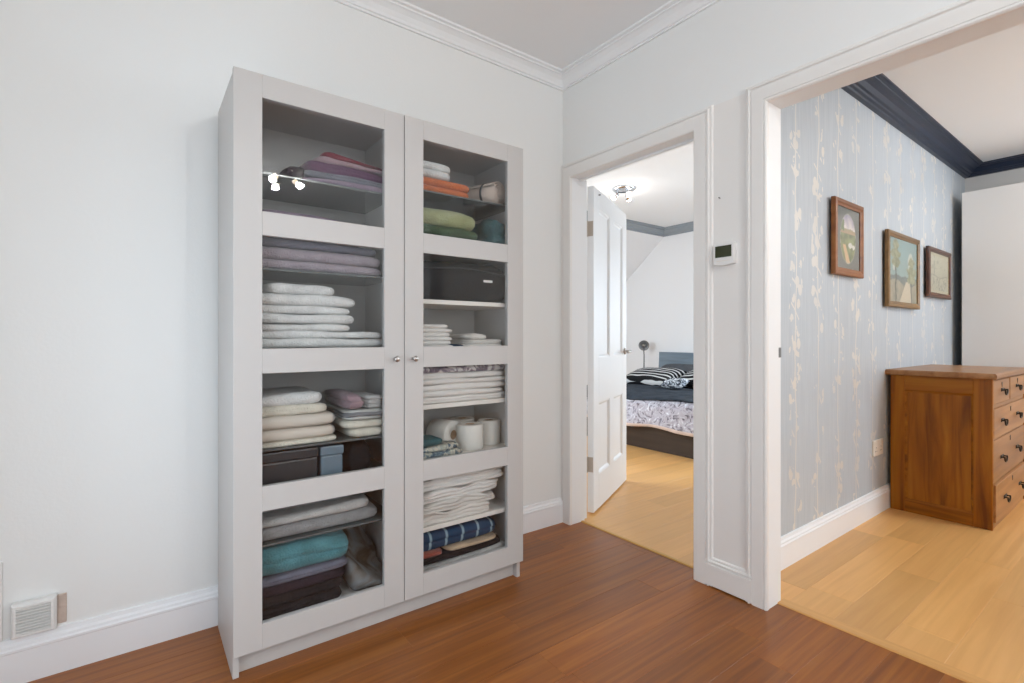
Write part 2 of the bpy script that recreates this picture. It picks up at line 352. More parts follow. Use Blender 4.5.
bm = BM(); box(bm, HX0 - 0.1, WBk, HY0 - 0.1, 0.1, HZ, HZ + 0.08); structure('ceiling', bm, 'ceiling_paint', 'smooth white hall ceiling')
def window(name, label, fix, ax, a0, a1, z0, z1, side):
    """a timber window: frame, glazing bars and panes; ax = fixed axis (0 x, 1 y)"""
    def bx(bm, p0, p1, u0, u1, v0, v1):
        if ax == 0: box(bm, p0, p1, u0, u1, v0, v1, 0.003)
        else: box(bm, u0, u1, p0, p1, v0, v1, 0.003)
    t0, t1 = fix, fix + side * 0.05
    bm = BM(); w = 0.06
    bx(bm, t0, t1, a0, a0 + w, z0, z1); bx(bm, t0, t1, a1 - w, a1, z0, z1); bx(bm, t0, t1, a0 + w, a1 - w, z0, z0 + w); bx(bm, t0, t1, a0 + w, a1 - w, z1 - w, z1)
    zm, am = (z0 + z1) / 2, (a0 + a1) / 2
    bx(bm, t0, t1, a0 + w, a1 - w, zm - 0.02, zm + 0.02)
    o = structure(name, bm, 'trim_paint', label)
    for (v0, v1) in ((z0 + w, zm - 0.02), (zm + 0.02, z1 - w)):
        bm = BM(); bx(bm, fix + side * 0.02, fix + side * 0.026, a0 + w, a1 - w, v0, v1); finish(bm, 'pane', 'window_glass', o)
    return o
window('added_window_hall_end', 'added unseen white window in the hall end wall', HY0 - 0.03, 1, fw0, fw1, fz0, fz1, -1)  # unseen window added to go with the hall end fill light
window('window_1', 'tall white glazed window low in the hall wall', HX0 - 0.03, 0, wy0, wy1, wz0, wz1, -1)

# bedroom shell
bm = BM(); bw0, bw1, bz0, bz1 = -0.90, 0.16, 0.65, 1.95
box(bm, BX1, BX1 + 0.1, bw1, BY1, -0.1, 2.75); box(bm, BX1, BX1 + 0.1, YB, bw0, -0.1, 2.75); box(bm, BX1, BX1 + 0.1, bw0, bw1, -0.1, bz0); box(bm, BX1, BX1 + 0.1, bw0, bw1, bz1, 2.75)
structure('wall_bedroom_back', bm, 'bedroom_paint', 'white bedroom wall behind the headboard')
window('window_2', 'white sash window of the bedroom', BX1 + 0.03, 0, bw0, bw1, bz0, bz1, 1)
window('added_window_bedroom_side', 'added unseen white side window of the bedroom', WBk - 0.02, 0, sw0, sw1, sz0, sz1, -1)  # added opening out of view, only there for the bedroom side fill
CY0, CZ0, CZ1 = 2.134, 2.452, 1.47
bm = BM()
prof = [(BY1, -0.1), (BY1, CZ1), (CY0, CZ0), (CY0, 2.70), (BY1 + 0.25, 2.70), (BY1 + 0.25, -0.1)]
loft(bm, [[(WBk, y, z), (BX1 + 0.1, y, z)] for y, z in prof]); structure('wall_bedroom_left', bm, 'bedroom_paint', 'white bedroom wall sloping under the roof')
bm = BM(); box(bm, WBk, BX1 + 0.1, YB, CY0 + 0.02, BZ, BZ + 0.08); structure('ceiling', bm, 'ceiling_paint', 'white bedroom ceiling with the chrome spotlight')
# party wall: papered on the front room side
bm = BM(); box(bm, WBk, BX1 + 0.1, YP, YB, -0.1, 2.75)
bm.normal_update()
for f in bm.faces: f.material_index = 1 if f.normal.y < -0.5 else 0
structure('wall_papered', bm, ['bedroom_paint', 'wallpaper'], 'pale blue papered wall with pale blossom branches')
# front room shell
bm = BM(); box(bm, RX1, RX1 + 0.1, RY0, YP, -0.1, 2.75); structure('wall_room_back', bm, 'wall_paint_grey', 'grey end wall above the white wardrobe')
bm = BM(); rw0, rw1, rz0, rz1 = 2.40, 3.64, 0.75, 2.25
box(bm, WBk, rw0, RY0 - 0.1, RY0, -0.1, 2.75); box(bm, rw1, RX1 + 0.1, RY0 - 0.1, RY0, -0.1, 2.75); box(bm, rw0, rw1, RY0 - 0.1, RY0, -0.1, rz0); box(bm, rw0, rw1, RY0 - 0.1, RY0, rz1, 2.75)
structure('wall_room_front', bm, 'wall_paint', 'white front room wall with the wide window')
window('window_3', 'wide white sash window of the front room', RY0 - 0.03, 1, rw0, rw1, rz0, rz1, -1)
bm = BM(); box(bm, WBk, RX1 + 0.1, RY0 - 0.1, YP, RZ, RZ + 0.08); structure('ceiling', bm, 'ceiling_paint', 'white front room ceiling with navy cornice')

# ------------------------------------------------------------------ floors with single planks
PL_CACHE = {}
def plank_mesh(length, width, mat):
    k = (round(length, 3), round(width, 3), mat)
    if k in PL_CACHE: return PL_CACHE[k]
    bm = BM(); l, w, b, t = length / 2 - 0.0002, width / 2 - 0.0002, 0.0007, 0.012
    lo = [bm.verts.new((sx * l, sy * w, -t)) for sx, sy in ((-1,-1),(1,-1),(1,1),(-1,1))]
    mi = [bm.verts.new((sx * l, sy * w, -b * 0.7)) for sx, sy in ((-1,-1),(1,-1),(1,1),(-1,1))]
    up = [bm.verts.new((sx * (l - b), sy * (w - b), 0)) for sx, sy in ((-1,-1),(1,-1),(1,1),(-1,1))]
    for i in range(4):
        j = (i + 1) % 4; bm.faces.new((lo[i], lo[j], mi[j], mi[i])); bm.faces.new((mi[i], mi[j], up[j], up[i]))
    bm.faces.new(up); me = bpy.data.meshes.new('plank'); bm.to_mesh(me); bm.free(); me.materials.append(MATS[mat])
    PL_CACHE[k] = me; return me
def floor(label, x0, x1, y0, y1, mat, module, width, ystart, seed, sub):
    bm = BM(); box(bm, x0, x1, y0, y1, -0.10, -0.012); f = structure('floor', bm, sub, label)
    rnd = random.Random(seed); y = ystart
    while y > y0 + 0.005:
        w = min(width, y - y0); off = rnd.choice([0.0, 0.25, 0.5, 0.75]) + rnd.uniform(-.06, .06)
        x = x0 - (off % 1) * module
        while x < x1 - 0.005:
            a, b = max(x, x0), min(x + module, x1)
            if b - a > 0.02:
                o = bpy.data.objects.new('plank', plank_mesh(b - a, w, mat)); C.objects.link(o); o.parent = f
                o.location = ((a + b) / 2, y - w / 2, 0)
            x += module
        y -= width
    return f
wood('threshold_wood', (0.58, 0.30, 0.095), (0.64, 0.34, 0.115), (0.70, 0.385, 0.14), 0.32, 1, 0, 110, 0.05); plain('subfloor_dark', (0.05, 0.02, 0.008), 0.8); plain('subfloor_light', (0.33, 0.18, 0.06), 0.8)
floor('dark reddish brown plank floor of the hall', HX0, 0.086, HY0, 0.0, 'dark_bamboo', 1.25, 0.142, 0.0, 3, 'subfloor_dark')
floor('pale honey plank floor of the bedroom', 0.104, BX1, YB, BY1, 'light_bamboo', 1.15, 0.16, BY1, 5, 'subfloor_light')
floor('pale honey plank floor of the front room', 0.104, RX1, RY0, YP, 'light_bamboo', 0.92, 0.162, YP, 11, 'subfloor_light')
def strip(name, label, y0, y1, mat='brass_strip', w=0.0):
    bm = BM(); pr = [(0.084, -0.03), (0.084, 0.001), (0.088, 0.005), (0.102 + w, 0.005), (0.110 + w, 0.001), (0.110 + w, -0.03)]
    loft(bm, [[(x, y0, z), (x, y1, z)] for x, z in pr]); return structure(name, bm, mat, label)
strip('trim_1', 'golden threshold strip under the bedroom doorway', D1R, D1L)
strip('trim_2', 'pale wooden threshold strip across the wide opening', O2R, O2L, 'threshold_wood', 0.035)

# ------------------------------------------------------------------ skirtings and cornices
SK = [(0, 0), (0.018, 0), (0.018, 0.100), (0.0205, 0.103), (0.0205, 0.110), (0.016, 0.114), (0.015, 0.122), (0.009, 0.128), (0.007, 0.140), (0, 0.142)]
def skirting(name, mat, label, pts, inward):
    """pts: straight run between two points, inward: unit vector out of the wall"""
    bm = BM(); loft(bm, [[(p[0] + inward[0] * t, p[1] + inward[1] * t, z) for p in pts] for t, z in SK]); return structure(name, bm, mat, label)
skirting('baseboard_back', 'skirting_room', 'white moulded baseboard behind the glass door cabinet', [(HX0, 0), (WF - 0.012, 0)], (0, -1))
skirting('baseboard_papered', 'skirting_room', 'white moulded baseboard under the blossom paper', [(WBk + 0.002, YP), (RX1, YP)], (0, -1))
skirting('baseboard_left', 'skirting_room', 'white baseboard below the hall window', [(HX0, HY0), (HX0, -0.021)], (1, 0))
skirting('baseboard_front', 'skirting_room', 'white baseboard of the hall end wall', [(HX0 + 0.021, HY0), (WF - 0.021, HY0)], (0, 1))
skirting('baseboard_right', 'skirting_room', 'white baseboard beside the wide opening', [(WF, HY0 + 0.02), (WF, O2R - 0.09)], (-1, 0))
skirting('baseboard_bedroom_back', 'skirting_room', 'white baseboard behind the bed', [(BX1, YB), (BX1, BY1)], (-1, 0))
skirting('baseboard_bedroom_left', 'skirting_room', 'white baseboard below the sloping bedroom wall', [(WBk, BY1), (BX1 - 0.021, BY1)], (0, -1))
def cornice(name, mat, label, prof, corners, offs):
    """corners: path on the wall line, offs: for every corner the inward diagonal"""
    bm = BM(); loft(bm, [[(c[0] + o[0] * p, c[1] + o[1] * p, z) for c, o in zip(corners, offs)] for p, z in prof]); return structure(name, bm, mat, label)
HC = [(0, HZ), (0, 2.493), (0.010, 2.493), (0.011, 2.502), (0.018, 2.504), (0.022, 2.516), (0.034, 2.534), (0.052, 2.545), (0.062, 2.547), (0.063, 2.554), (0.078, 2.556), (0.080, HZ)]
cornice('trim_3', 'ceiling_paint', 'white moulded cornice around the hall ceiling', HC,
        [(HX0, 0), (WF, 0), (WF, HY0)], [(0, -1), (-1, -1), (-1, 0)])
NC = [(0, RZ), (0, 2.425), (0.012, 2.425), (0.016, 2.434), (0.030, 2.437), (0.034, 2.446), (0.047, 2.449), (0.052, 2.456), (0.062, 2.470), (0.080, 2.480), (0.098, 2.483), (0.101, 2.489), (0.112, 2.490), (0.124, 2.493), (0.126, RZ)]
NC = NC[:2] + [(p + 0.014, z) for p, z in NC[2:]]
cornice('trim_4', 'navy_paint', 'navy painted moulded cornice of the front room', NC,
        [(WBk, YP), (RX1, YP), (RX1, RY0)], [(0, -1), (-1, -1), (-1, 0)])
BC = [(0, BZ), (0, 2.452), (0.012, 2.452), (0.014, 2.470), (0.030, 2.476), (0.032, 2.492), (0.050, 2.515), (0.066, 2.522), (0.068, 2.540), (0.085, 2.545), (0.088, BZ)]
cornice('trim_5', 'grey_blue_paint', 'grey painted moulded cornice of the bedroom', BC,
        [(WBk, CY0), (BX1, CY0), (BX1, YB)], [(0, -1), (-1, -1), (-1, 0)])

# ------------------------------------------------------------------ door casings, linings, panelled pier
def casing(name, label, yl, yr, zt, prof, x_face):
    bm = BM(); loft(bm, [[(x_face - t, yl + w, 0), (x_face - t, yl + w, zt + w), (x_face - t, yr - w, zt + w), (x_face - t, yr - w, 0)] for w, t in prof])
    return structure(name, bm, 'trim_paint', label)
CP1 = [(-0.002, 0), (-0.002, 0.014), (0.003, 0.018), (0.056, 0.018), (0.059, 0.012), (0.062, 0.013), (0.065, 0.019), (0.070, 0.019), (0.074, 0.010), (0.078, 0.012), (0.083, 0.011), (0.087, 0.003), (0.087, 0)]
CP2 = [(-0.002, 0), (-0.002, 0.012), (0.003, 0.018), (0.009, 0.018), (0.011, 0.014), (0.014, 0.018), (0.058, 0.018), (0.061, 0.011), (0.065, 0.012), (0.069, 0.019), (0.074, 0.019), (0.078, 0.010), (0.082, 0.012), (0.087, 0.010), (0.090, 0.003), (0.090, 0)]
casing('trim_6', 'white moulded casing around the bedroom doorway', D1L, D1R, D1T, CP1, WF)
casing('trim_7', 'white moulded casing around the wide opening', O2L, O2R, O2T, CP2, WF)
def lining(name, label, yl, yr, zt, x1):
    bm = BM(); t = 0.02
    loft(bm, [[(x, yl + w, -0.01), (x, yl + w, zt + w), (x, yr - w, zt + w), (x, yr - w, -0.01)] for x, w in ((WF - 0.010, 0), (x1, 0), (x1, t), (WF - 0.010, t))])
    return structure(name, bm, 'door_paint', label)
l1 = lining('trim_8', 'white door lining of the bedroom doorway', D1L, D1R, D1T, 0.112)
l2 = lining('trim_9', 'white lining of the wide opening', O2L, O2R, O2T, 0.112)
bm = BM(); box(bm, 0.070, 0.082, D1R + 0.012, D1R, 0.006, D1T); box(bm, 0.070, 0.082, D1R, D1L, D1T - 0.012, D1T); finish(bm, 'door_stop', 'door_paint', l1)
bm = BM(); box(bm, 0.112, 0.155, -0.052, -0.020, 0.0, 1.99); finish(bm, 'hinge_post', 'door_paint', l1)
bm = BM(); box(bm, 0.095, 0.1135, O2L - 0.0015, O2L + 0.001, 0.985, 1.025); finish(bm, 'strike_plate', 'steel_dark', l2)
# pier between the two doorways: bottom rail with bead
bm = BM(); ya, yb = D1R - 0.056, O2L + 0.058
box(bm, WF - 0.0195, WF, yb, ya, 0.006, 0.094, 0.001)
bead = [(0.094, 0.0), (0.094, 0.0185), (0.097, 0.013), (0.100, 0.013), (0.103, 0.0195), (0.108, 0.0195), (0.112, 0.011), (0.116, 0.012), (0.121, 0.011), (0.125, 0.003), (0.125, 0)]
loft(bm, [[(WF - t, yb, z), (WF - t, ya, z)] for z, t in bead])
box(bm, WF - 0.003, WF + 0.001, yb - 0.01, ya + 0.01, 0.094, D1T + 0.08)
structure('trim_10', bm, 'trim_paint', 'white panelled foot of the pier between the doorways')
# bedroom side casing
bm = BM(); loft(bm, [[(WBk + t, D1L + w, 0), (WBk + t, D1L + w, D1T + w), (WBk + t, D1R - w, D1T + w), (WBk + t, D1R - w, 0)] for w, t in [(0.02, 0), (0.02, 0.012), (0.07, 0.012), (0.075, 0.02), (0.09, 0.02), (0.09, 0)]])
structure('trim_11', bm, 'door_paint', 'white casing on the bedroom side of the doorway')

# ------------------------------------------------------------------ panelled door leaf, open into the bedroom
def door_leaf():
    ang = math.atan2(0.353, 0.714); L_, H0, H1, T = 0.785, 0.012, 1.975, 0.040
    px, py = 0.224, -0.042
    R = Matrix.Translation((px, py, 0)) @ Matrix.Rotation(ang, 4, 'Z')
    st, mid = 0.105, 0.095                # stile widths ; local x along leaf, y from visible face (0) back to T
    xs = [(st, (L_ - mid) / 2), ((L_ + mid) / 2, L_ - st)]
    zs = [(0.220, 0.665), (0.940, 1.860)]
    bm = BM()
    # stiles and rails
    box(bm, 0, st, 0, T, H0, H1, 0.002); box(bm, L_ - st, L_, 0, T, H0, H1, 0.002)
    for z0, z1 in ((H0, zs[0][0]), (zs[0][1], zs[1][0]), (zs[1][1], H1)): box(bm, st, L_ - st, 0.0, T, z0, z1)
    for z0, z1 in zs: box(bm, xs[0][1], xs[1][0], 0.0, T, z0, z1)
    d = finish(bm, 'door_1', 'door_paint'); d.matrix_world = R
    tag(d, 'white four panel door standing open into the bedroom', None, None, 'structure')
    for x0, x1 in xs:
        for z0, z1 in zs:
            bm = BM(); m = 0.022
            box(bm, x0, x1, 0.013, T - 0.013, z0, z1)
            # moulding frame round the panel, both faces
            for (f0, f1) in ((0.002, 0.013), (T - 0.002, T - 0.013)):
                ring = []
                for (i, dep) in ((0.0, f0), (m * 0.4, f0 + (f1 - f0) * 0.15), (m * 0.7, f0 + (f1 - f0) * 0.7), (m, f1)):
                    ring.append([bm.verts.new(p) for p in ((x0 + i, dep, z0 + i), (x1 - i, dep, z0 + i), (x1 - i, dep, z1 - i), (x0 + i, dep, z1 - i))])
                for a, b in zip(ring, ring[1:]):
                    for k in range(4): bm.faces.new((a[k], a[(k+1)%4], b[(k+1)%4], b[k]))
            finish(bm, 'panel', 'door_paint', d)
    for zc in (0.30, 1.72):
        bm = BM(); box(bm, -0.002, 0.0005, 0.004, 0.036, zc - 0.045, zc + 0.045); lathe(bm, [(0.006, -0.047), (0.006, 0.047)], 10, 'Z', (-0.006, 0.040, zc))
        box(bm, -0.040, -0.004, 0.040, 0.0425, zc - 0.045, zc + 0.045)
        for dz in (-0.03, -0.01, 0.01, 0.03): lathe(bm, [(0.003, -0.0035), (0.003, -0.001)], 8, 'X', (0, 0.015 + (dz > 0) * 0.01, zc + dz))
        tag(finish(bm, 'hinge', 'hinge_metal', d), 'painted metal butt hinge')
    for s, fy in ((1, 0.0), (-1, T)):
        bm = BM(); lathe(bm, [(0.024, 0), (0.024, -0.006 * s), (0.020, -0.009 * s), (0.009, -0.010 * s), (0.009, -0.045 * s)], 20, 'Y', (L_ - 0.055, fy, 0.965))
        tube(bm, [(L_ - 0.055, fy - 0.045 * s, 0.965), (L_ - 0.075, fy - 0.050 * s, 0.966), (L_ - 0.12, fy - 0.050 * s, 0.962), (L_ - 0.155, fy - 0.048 * s, 0.960)], [0.009, 0.009, 0.008, 0.007], 10)
        tag(finish(bm, 'door_handle', 'nickel', d, True), 'brushed metal lever handle')
    bm = BM(); box(bm, L_ - 0.0005, L_ + 0.0015, 0.010, 0.030, 0.90, 1.03); finish(bm, 'latch_plate', 'nickel', d)
    bm = BM(); lathe(bm, [(0.004, 0.0), (0.004, -0.012), (0.0, -0.013)], 10, 'Y', (0.10, 0.0, 1.945)); finish(bm, 'coat_peg', 'steel_dark', d)
door_leaf()

# ------------------------------------------------------------------ glass door cabinet
KX0, KX1, KXM = -1.730, -0.601, -1.1655
KF, KD = -0.385, -0.4076                # front of the carcass, front of the doors
KB = -0.030
LS = [1.605, 1.293, 0.990, 0.700, 0.560, 0.390]      # shelf tops, left bay
RS = [1.648, 1.442, 1.217, 1.018, 0.799, 0.580, 0.315]
KBOT = 0.130
cab = empty('glass_door_cabinet', ((KX0 + KX1) / 2, (KF + KB) / 2, 0), 'tall white cabinet with two glazed doors full of folded linen', 'cabinet')
OX, OY = cab.location.x, cab.location.y
def cpart(name, mat, dims, bev=0.001, parent=None):
    bm = BM(); box(bm, dims[0] - OX, dims[1] - OX, dims[2] - OY, dims[3] - OY, dims[4], dims[5], bev); return finish(bm, name, mat, parent or cab)
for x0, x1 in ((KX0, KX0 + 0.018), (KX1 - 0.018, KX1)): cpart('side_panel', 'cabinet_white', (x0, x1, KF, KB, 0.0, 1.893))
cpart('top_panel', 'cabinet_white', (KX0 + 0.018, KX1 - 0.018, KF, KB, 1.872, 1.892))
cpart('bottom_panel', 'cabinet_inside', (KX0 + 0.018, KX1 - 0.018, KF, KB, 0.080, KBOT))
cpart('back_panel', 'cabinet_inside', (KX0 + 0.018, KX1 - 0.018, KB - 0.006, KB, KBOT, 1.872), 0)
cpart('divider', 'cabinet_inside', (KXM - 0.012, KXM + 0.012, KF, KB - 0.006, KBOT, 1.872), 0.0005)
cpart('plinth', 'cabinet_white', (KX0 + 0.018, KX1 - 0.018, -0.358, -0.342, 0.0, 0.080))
for z in LS: cpart('shelf', 'shelf_glass_dark', (KX0 + 0.019, KXM - 0.013, -0.368, KB - 0.008, z - 0.007, z))
for i, z in enumerate(RS):
    t = 0.006 if i == 0 else 0.018
    cpart('shelf', 'shelf_glass_dark' if i == 0 else 'shelf_white', (KXM + 0.013, KX1 - 0.019, -0.368, KB - 0.008, z - t, z))
PZ = [(0.157, 0.513), (0.592, 0.951), (1.030, 1.391), (1.467, 1.827)]
DZ0, DZ1 = 0.0767, 1.901
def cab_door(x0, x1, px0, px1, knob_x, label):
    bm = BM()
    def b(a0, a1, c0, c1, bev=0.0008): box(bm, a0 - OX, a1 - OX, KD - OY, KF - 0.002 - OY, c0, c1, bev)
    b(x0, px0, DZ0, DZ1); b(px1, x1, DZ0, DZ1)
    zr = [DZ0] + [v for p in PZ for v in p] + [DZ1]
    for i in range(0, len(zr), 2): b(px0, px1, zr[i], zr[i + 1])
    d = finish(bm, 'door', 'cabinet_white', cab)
    for z0, z1 in PZ:
        bm = BM(); box(bm, px0 - 0.0 - OX, px1 - OX, -0.3985 - OY, -0.3945 - OY, z0, z1); finish(bm, 'pane', 'pane_glass', d)
    bm = BM(); lathe(bm, [(0.0055, 0.0), (0.0055, -0.012), (0.0095, -0.016), (0.011, -0.021), (0.0095, -0.025), (0.0, -0.0258)], 20, 'Y', (knob_x - OX, KD - OY, 0.986))
    tag(finish(bm, 'knob', 'nickel', d, True), 'small brushed metal knob')
    return d
cab_door(KX0 - 0.001, KXM - 0.0015, -1.650, -1.2435, -1.203, 'l')
cab_door(KXM + 0.0015, KX1 + 0.001, -1.0866, -0.6847, -1.1285, 'r')

# ------------------------------------------------------------------ folded things in the cabinet
def slab(name, mat, x0, x1, z0, z1, plies, label, cat, group=None, fold='front', wr=0.004, yf=-0.360, yb=-0.075, seed=None, tilt=0.0, freq=9.0, rz=0.0, ys=0.0):
    seed = seed if seed is not None else random.randint(0, 9999)
    rnd = random.Random(seed); so = Vector((rnd.uniform(0, 50), rnd.uniform(0, 50), rnd.uniform(0, 50)))
    w, d, h = x1 - x0, yb - yf, z1 - z0
    nx, ny = max(8, min(34, int(w / 0.012))), max(6, min(20, int(d / 0.018)))
    cs = [-1, -0.75, -0.3, 0.3, 0.75, 1]
    zl = []
    for p in range(plies):
        for c in cs if p == 0 else cs[1:]: zl.append(((p + (c + 1) / 2) / plies, p, c))
    joff = [rnd.uniform(-1, 1) * min(0.008, h * 0.12) for _ in range(plies)]
    joff2 = [rnd.uniform(-1, 1) * min(0.008, h * 0.12) for _ in range(plies)]
    pr = min(h / plies / 2, 0.020); PRF = min(h / 2, 0.028)
    def ins(c, r): return r * (1 - math.sqrt(max(0, 1 - c * c)))
    def pos(u, v, t, p, c):
        cf = 2 * t - 1
        i_s = ins(c, pr); i_f = ins(cf, PRF) * 0.75 + ins(c, pr) * 0.25 if plies > 1 else ins(cf, min(PRF, h / 2))
        il = i_f if 'left' in fold else i_s; ir = i_f if 'right' in fold else i_s; ifr = i_f if 'front' in fold else i_s
        X0, X1 = -w / 2 + il + joff[p] * .5, w / 2 - ir + joff[p]
        Y0, Y1 = -d / 2 + ifr + joff2[p], d / 2 - i_s
        x = X0 + (X1 - X0) * u; y = Y0 + (Y1 - Y0) * v; z = t * h
        # slightly rounded corners in plan
        ex, ey = abs(2 * u - 1), abs(2 * v - 1); k = (ex ** 6) * (ey ** 6) * 0.012
        x -= math.copysign(k, 2 * u - 1); y -= math.copysign(k, 2 * v - 1)
        q = Vector((x, y, z * 1.6)) * freq + so
        a = wr * (0.35 + 0.65 * t)
        x += noise.noise(q + Vector((7, 1, 3))) * a * 1.2; y += noise.noise(q + Vector((1, 9, 5))) * a * 1.2
        if t > 0: z += (noise.noise(q * 0.7) - 0.25) * a * 1.3 * t - h * 0.05 * t * (ex ** 4)
        z += tilt * (u - 0.5) * w * t + ys * (v - 0.5) * d * t
        return (x, y, max(0.0, z))
    bm = BM(); G = {}
    def vert(i, j, k):
        if (i, j, k) not in G: t, p, c = zl[k]; G[i, j, k] = bm.verts.new(pos(i / nx, j / ny, t, p, c))
        return G[i, j, k]
    nz = len(zl) - 1
    for i in range(nx):
        for j in range(ny):
            for k in (0, nz): bm.faces.new((vert(i, j, k), vert(i+1, j, k), vert(i+1, j+1, k), vert(i, j+1, k)))
    for k in range(nz):
        for i in range(nx):
            for j in (0, ny): bm.faces.new((vert(i, j, k), vert(i+1, j, k), vert(i+1, j, k+1), vert(i, j, k+1)))
        for j in range(ny):
            for i in (0, nx): bm.faces.new((vert(i, j, k), vert(i, j+1, k), vert(i, j+1, k+1), vert(i, j, k+1)))
    o = finish(bm, name, mat, None, True, ((x0 + x1) / 2, (yf + yb) / 2, z0), (0, 0, rz))
    return tag(o, label, cat, group)

# left bay, top shelf: heap of purple clothes
a, b = LS[0], -1.188
slab('folded_garment', 'cloth_lavender', -1.530, b, a, a + .022, 1, 'lavender garment lying lowest in the purple heap on the top shelf', 'garment', wr=.006, fold='frontleft')
slab('folded_garment', 'cloth_slate', -1.515, b, a + .020, a + .042, 2, 'thin slate grey garment in the middle of the purple heap', 'garment', wr=.008, fold='left')
slab('folded_garment', 'cloth_purple', -1.505, b, a + .040, a + .078, 2, 'thick deep purple garment in the heap on the top shelf', 'garment', wr=.012, fold='frontleft', tilt=-.05)
slab('folded_garment', 'cloth_pink', -1.470, b, a + .074, a + .094, 1, 'dusty pink garment under the dark red one', 'garment', wr=.010, fold='left', tilt=-.07)
slab('folded_garment', 'cloth_red', -1.445, -1.215, a + .090, a + .112, 1, 'dark red garment on top of the purple heap', 'garment', wr=.012, fold='left', tilt=-.09)
slab('folded_garment', 'cloth_plum', -1.580, -1.500, a, a + .050, 1, 'dark plum garment slumped against the end of the purple heap', 'garment', wr=.010, fold='frontleft')
# left bay, second shelf: lilac towels
a = LS[1]
slab('folded_towel', 'towel_lilac', -1.690, -1.222, a, a + .036, 1, 'lilac towel lying directly on the second shelf', 'towel', 'lilac towels', wr=.003)
slab('folded_towel', 'towel_lilac', -1.695, -1.218, a + .035, a + .078, 1, 'lilac towel above another lilac towel', 'towel', 'lilac towels', wr=.003)
slab('folded_cloth', 'cloth_slate', -1.69, -1.24, a + .076, a + .108, 1, 'slate grey cloth on top of the lilac towels', 'cloth', wr=.008)
slab('folded_cloth', 'cloth_charcoal', -1.68, -1.30, a + .106, a + .150, 2, 'charcoal cloth under the pale lavender topmost cloth', 'cloth', wr=.008)
slab('folded_cloth', 'cloth_lavender', -1.66, -1.275, a + .148, a + .198, 1, 'pale lavender cloth topping the pile of lilac towels', 'cloth', wr=.006, tilt=-.03)
# left bay, third shelf: white towels
a = LS[2]
zz = [a, a + .042, a + .073, a + .098, a + .124, a + .157, a + .185, a + .222, a + .262]
xr = [-1.222, -1.212, -1.216, -1.338, -1.328, -1.341, -1.325, -1.398]
xl = [-1.695, -1.69, -1.70, -1.69, -1.695, -1.69, -1.70, -1.632]
lab = ['white towel at the very bottom of the tall white stack', 'broad white towel second from the bottom of the white stack', 'broad white towel just below the narrower white ones',
       'narrower white towel lying on the broad white ones', 'white towel fourth from the top of the white stack', 'white towel third from the top of the white stack',
       'thick white towel just under the small topmost one', 'small white towel on top of the tall white stack']
for i in range(8):
    slab('folded_towel', 'towel_white', xl[i], xr[i], zz[i], zz[i + 1] + .001, 1, lab[i], 'towel', 'white towels on the third shelf', fold='frontright' if i % 3 else 'front', wr=.005)
# left bay, fourth shelf: beige towels and a striped bundle
a = LS[3]
slab('folded_towel', 'towel_cream', -1.66, -1.392, a, a + .018, 1, 'thin cream towel at the bottom of the beige pile', 'towel', wr=.003, fold='frontright')
slab('folded_towel', 'beige_border', -1.695, -1.395, a + .017, a + .060, 1, 'beige towel with a dark border lying lower in the beige pile', 'towel', fold='frontright')
slab('folded_towel', 'beige_border', -1.695, -1.400, a + .059, a + .104, 1, 'beige towel with a dark border lying higher in the beige pile', 'towel', fold='frontright')
slab('folded_towel', 'towel_cream', -1.695, -1.428, a + .103, a + .134, 2, 'cream towel folded in two on the beige towels', 'towel', fold='frontright', wr=.006)
slab('folded_towel', 'towel_white', -1.69, -1.440, a + .133, a + .180, 1, 'fluffy white towel on top of the beige pile', 'towel', fold='frontright', wr=.008, tilt=.03)
slab('folded_towel', 'towel_cream', -1.350, -1.205, a, a + .034, 1, 'cream towel lying lowest under the striped towel', 'towel', fold='frontleft', wr=.005)
slab('folded_towel', 'towel_cream', -1.375, -1.200, a + .033, a + .066, 1, 'cream towel directly under the striped towel', 'towel', fold='frontleft', wr=.005)
slab('folded_towel', 'stripe_grey_towel', -1.370, -1.205, a + .065, a + .105, 3, 'grey striped towel on two cream towels', 'towel', wr=.005, fold='right')
slab('folded_garment', 'cloth_pink', -1.372, -1.300, a + .104, a + .166, 2, 'dusty pink bundled garment on the striped towel', 'garment', wr=.014, fold='frontright')
slab('folded_garment', 'towel_pale_grey', -1.298, -1.215, a + .104, a + .150, 3, 'pale grey bundled garment beside the pink one', 'garment', wr=.010, fold='right')
# left bay, low shelf with boxes
def lidbox(name, mat, x0, x1, y0, y1, z0, z1, label, cat, bev=0.006):
    o = empty(name, ((x0 + x1) / 2, (y0 + y1) / 2, z0), label, cat); cx, cy = o.location.x, o.location.y; h = z1 - z0
    bm = BM(); box(bm, x0 - cx + .003, x1 - cx - .003, y0 - cy + .003, y1 - cy - .003, 0, h * .72, bev, seg=2); finish(bm, 'body', mat, o, False)
    bm = BM(); box(bm, x0 - cx, x1 - cx, y0 - cy, y1 - cy, h * .72, h, bev, seg=2); finish(bm, 'lid', mat, o, False)
    return o
a = LS[4]
lidbox('storage_box', 'plastic_dark', -1.695, -1.462, -.355, -.09, a, a + .125, 'dark lidded box beside the slate blue box', 'box')
lidbox('storage_box', 'plastic_blue', -1.455, -1.372, -.35, -.10, a, a + .122, 'slate blue plastic box between dark box and black pouch', 'box')
slab('pouch', 'bag_black', -1.355, -1.245, a, a + .118, 1, 'soft black pouch beside the slate blue box', 'pouch', wr=.012, yf=-.33)
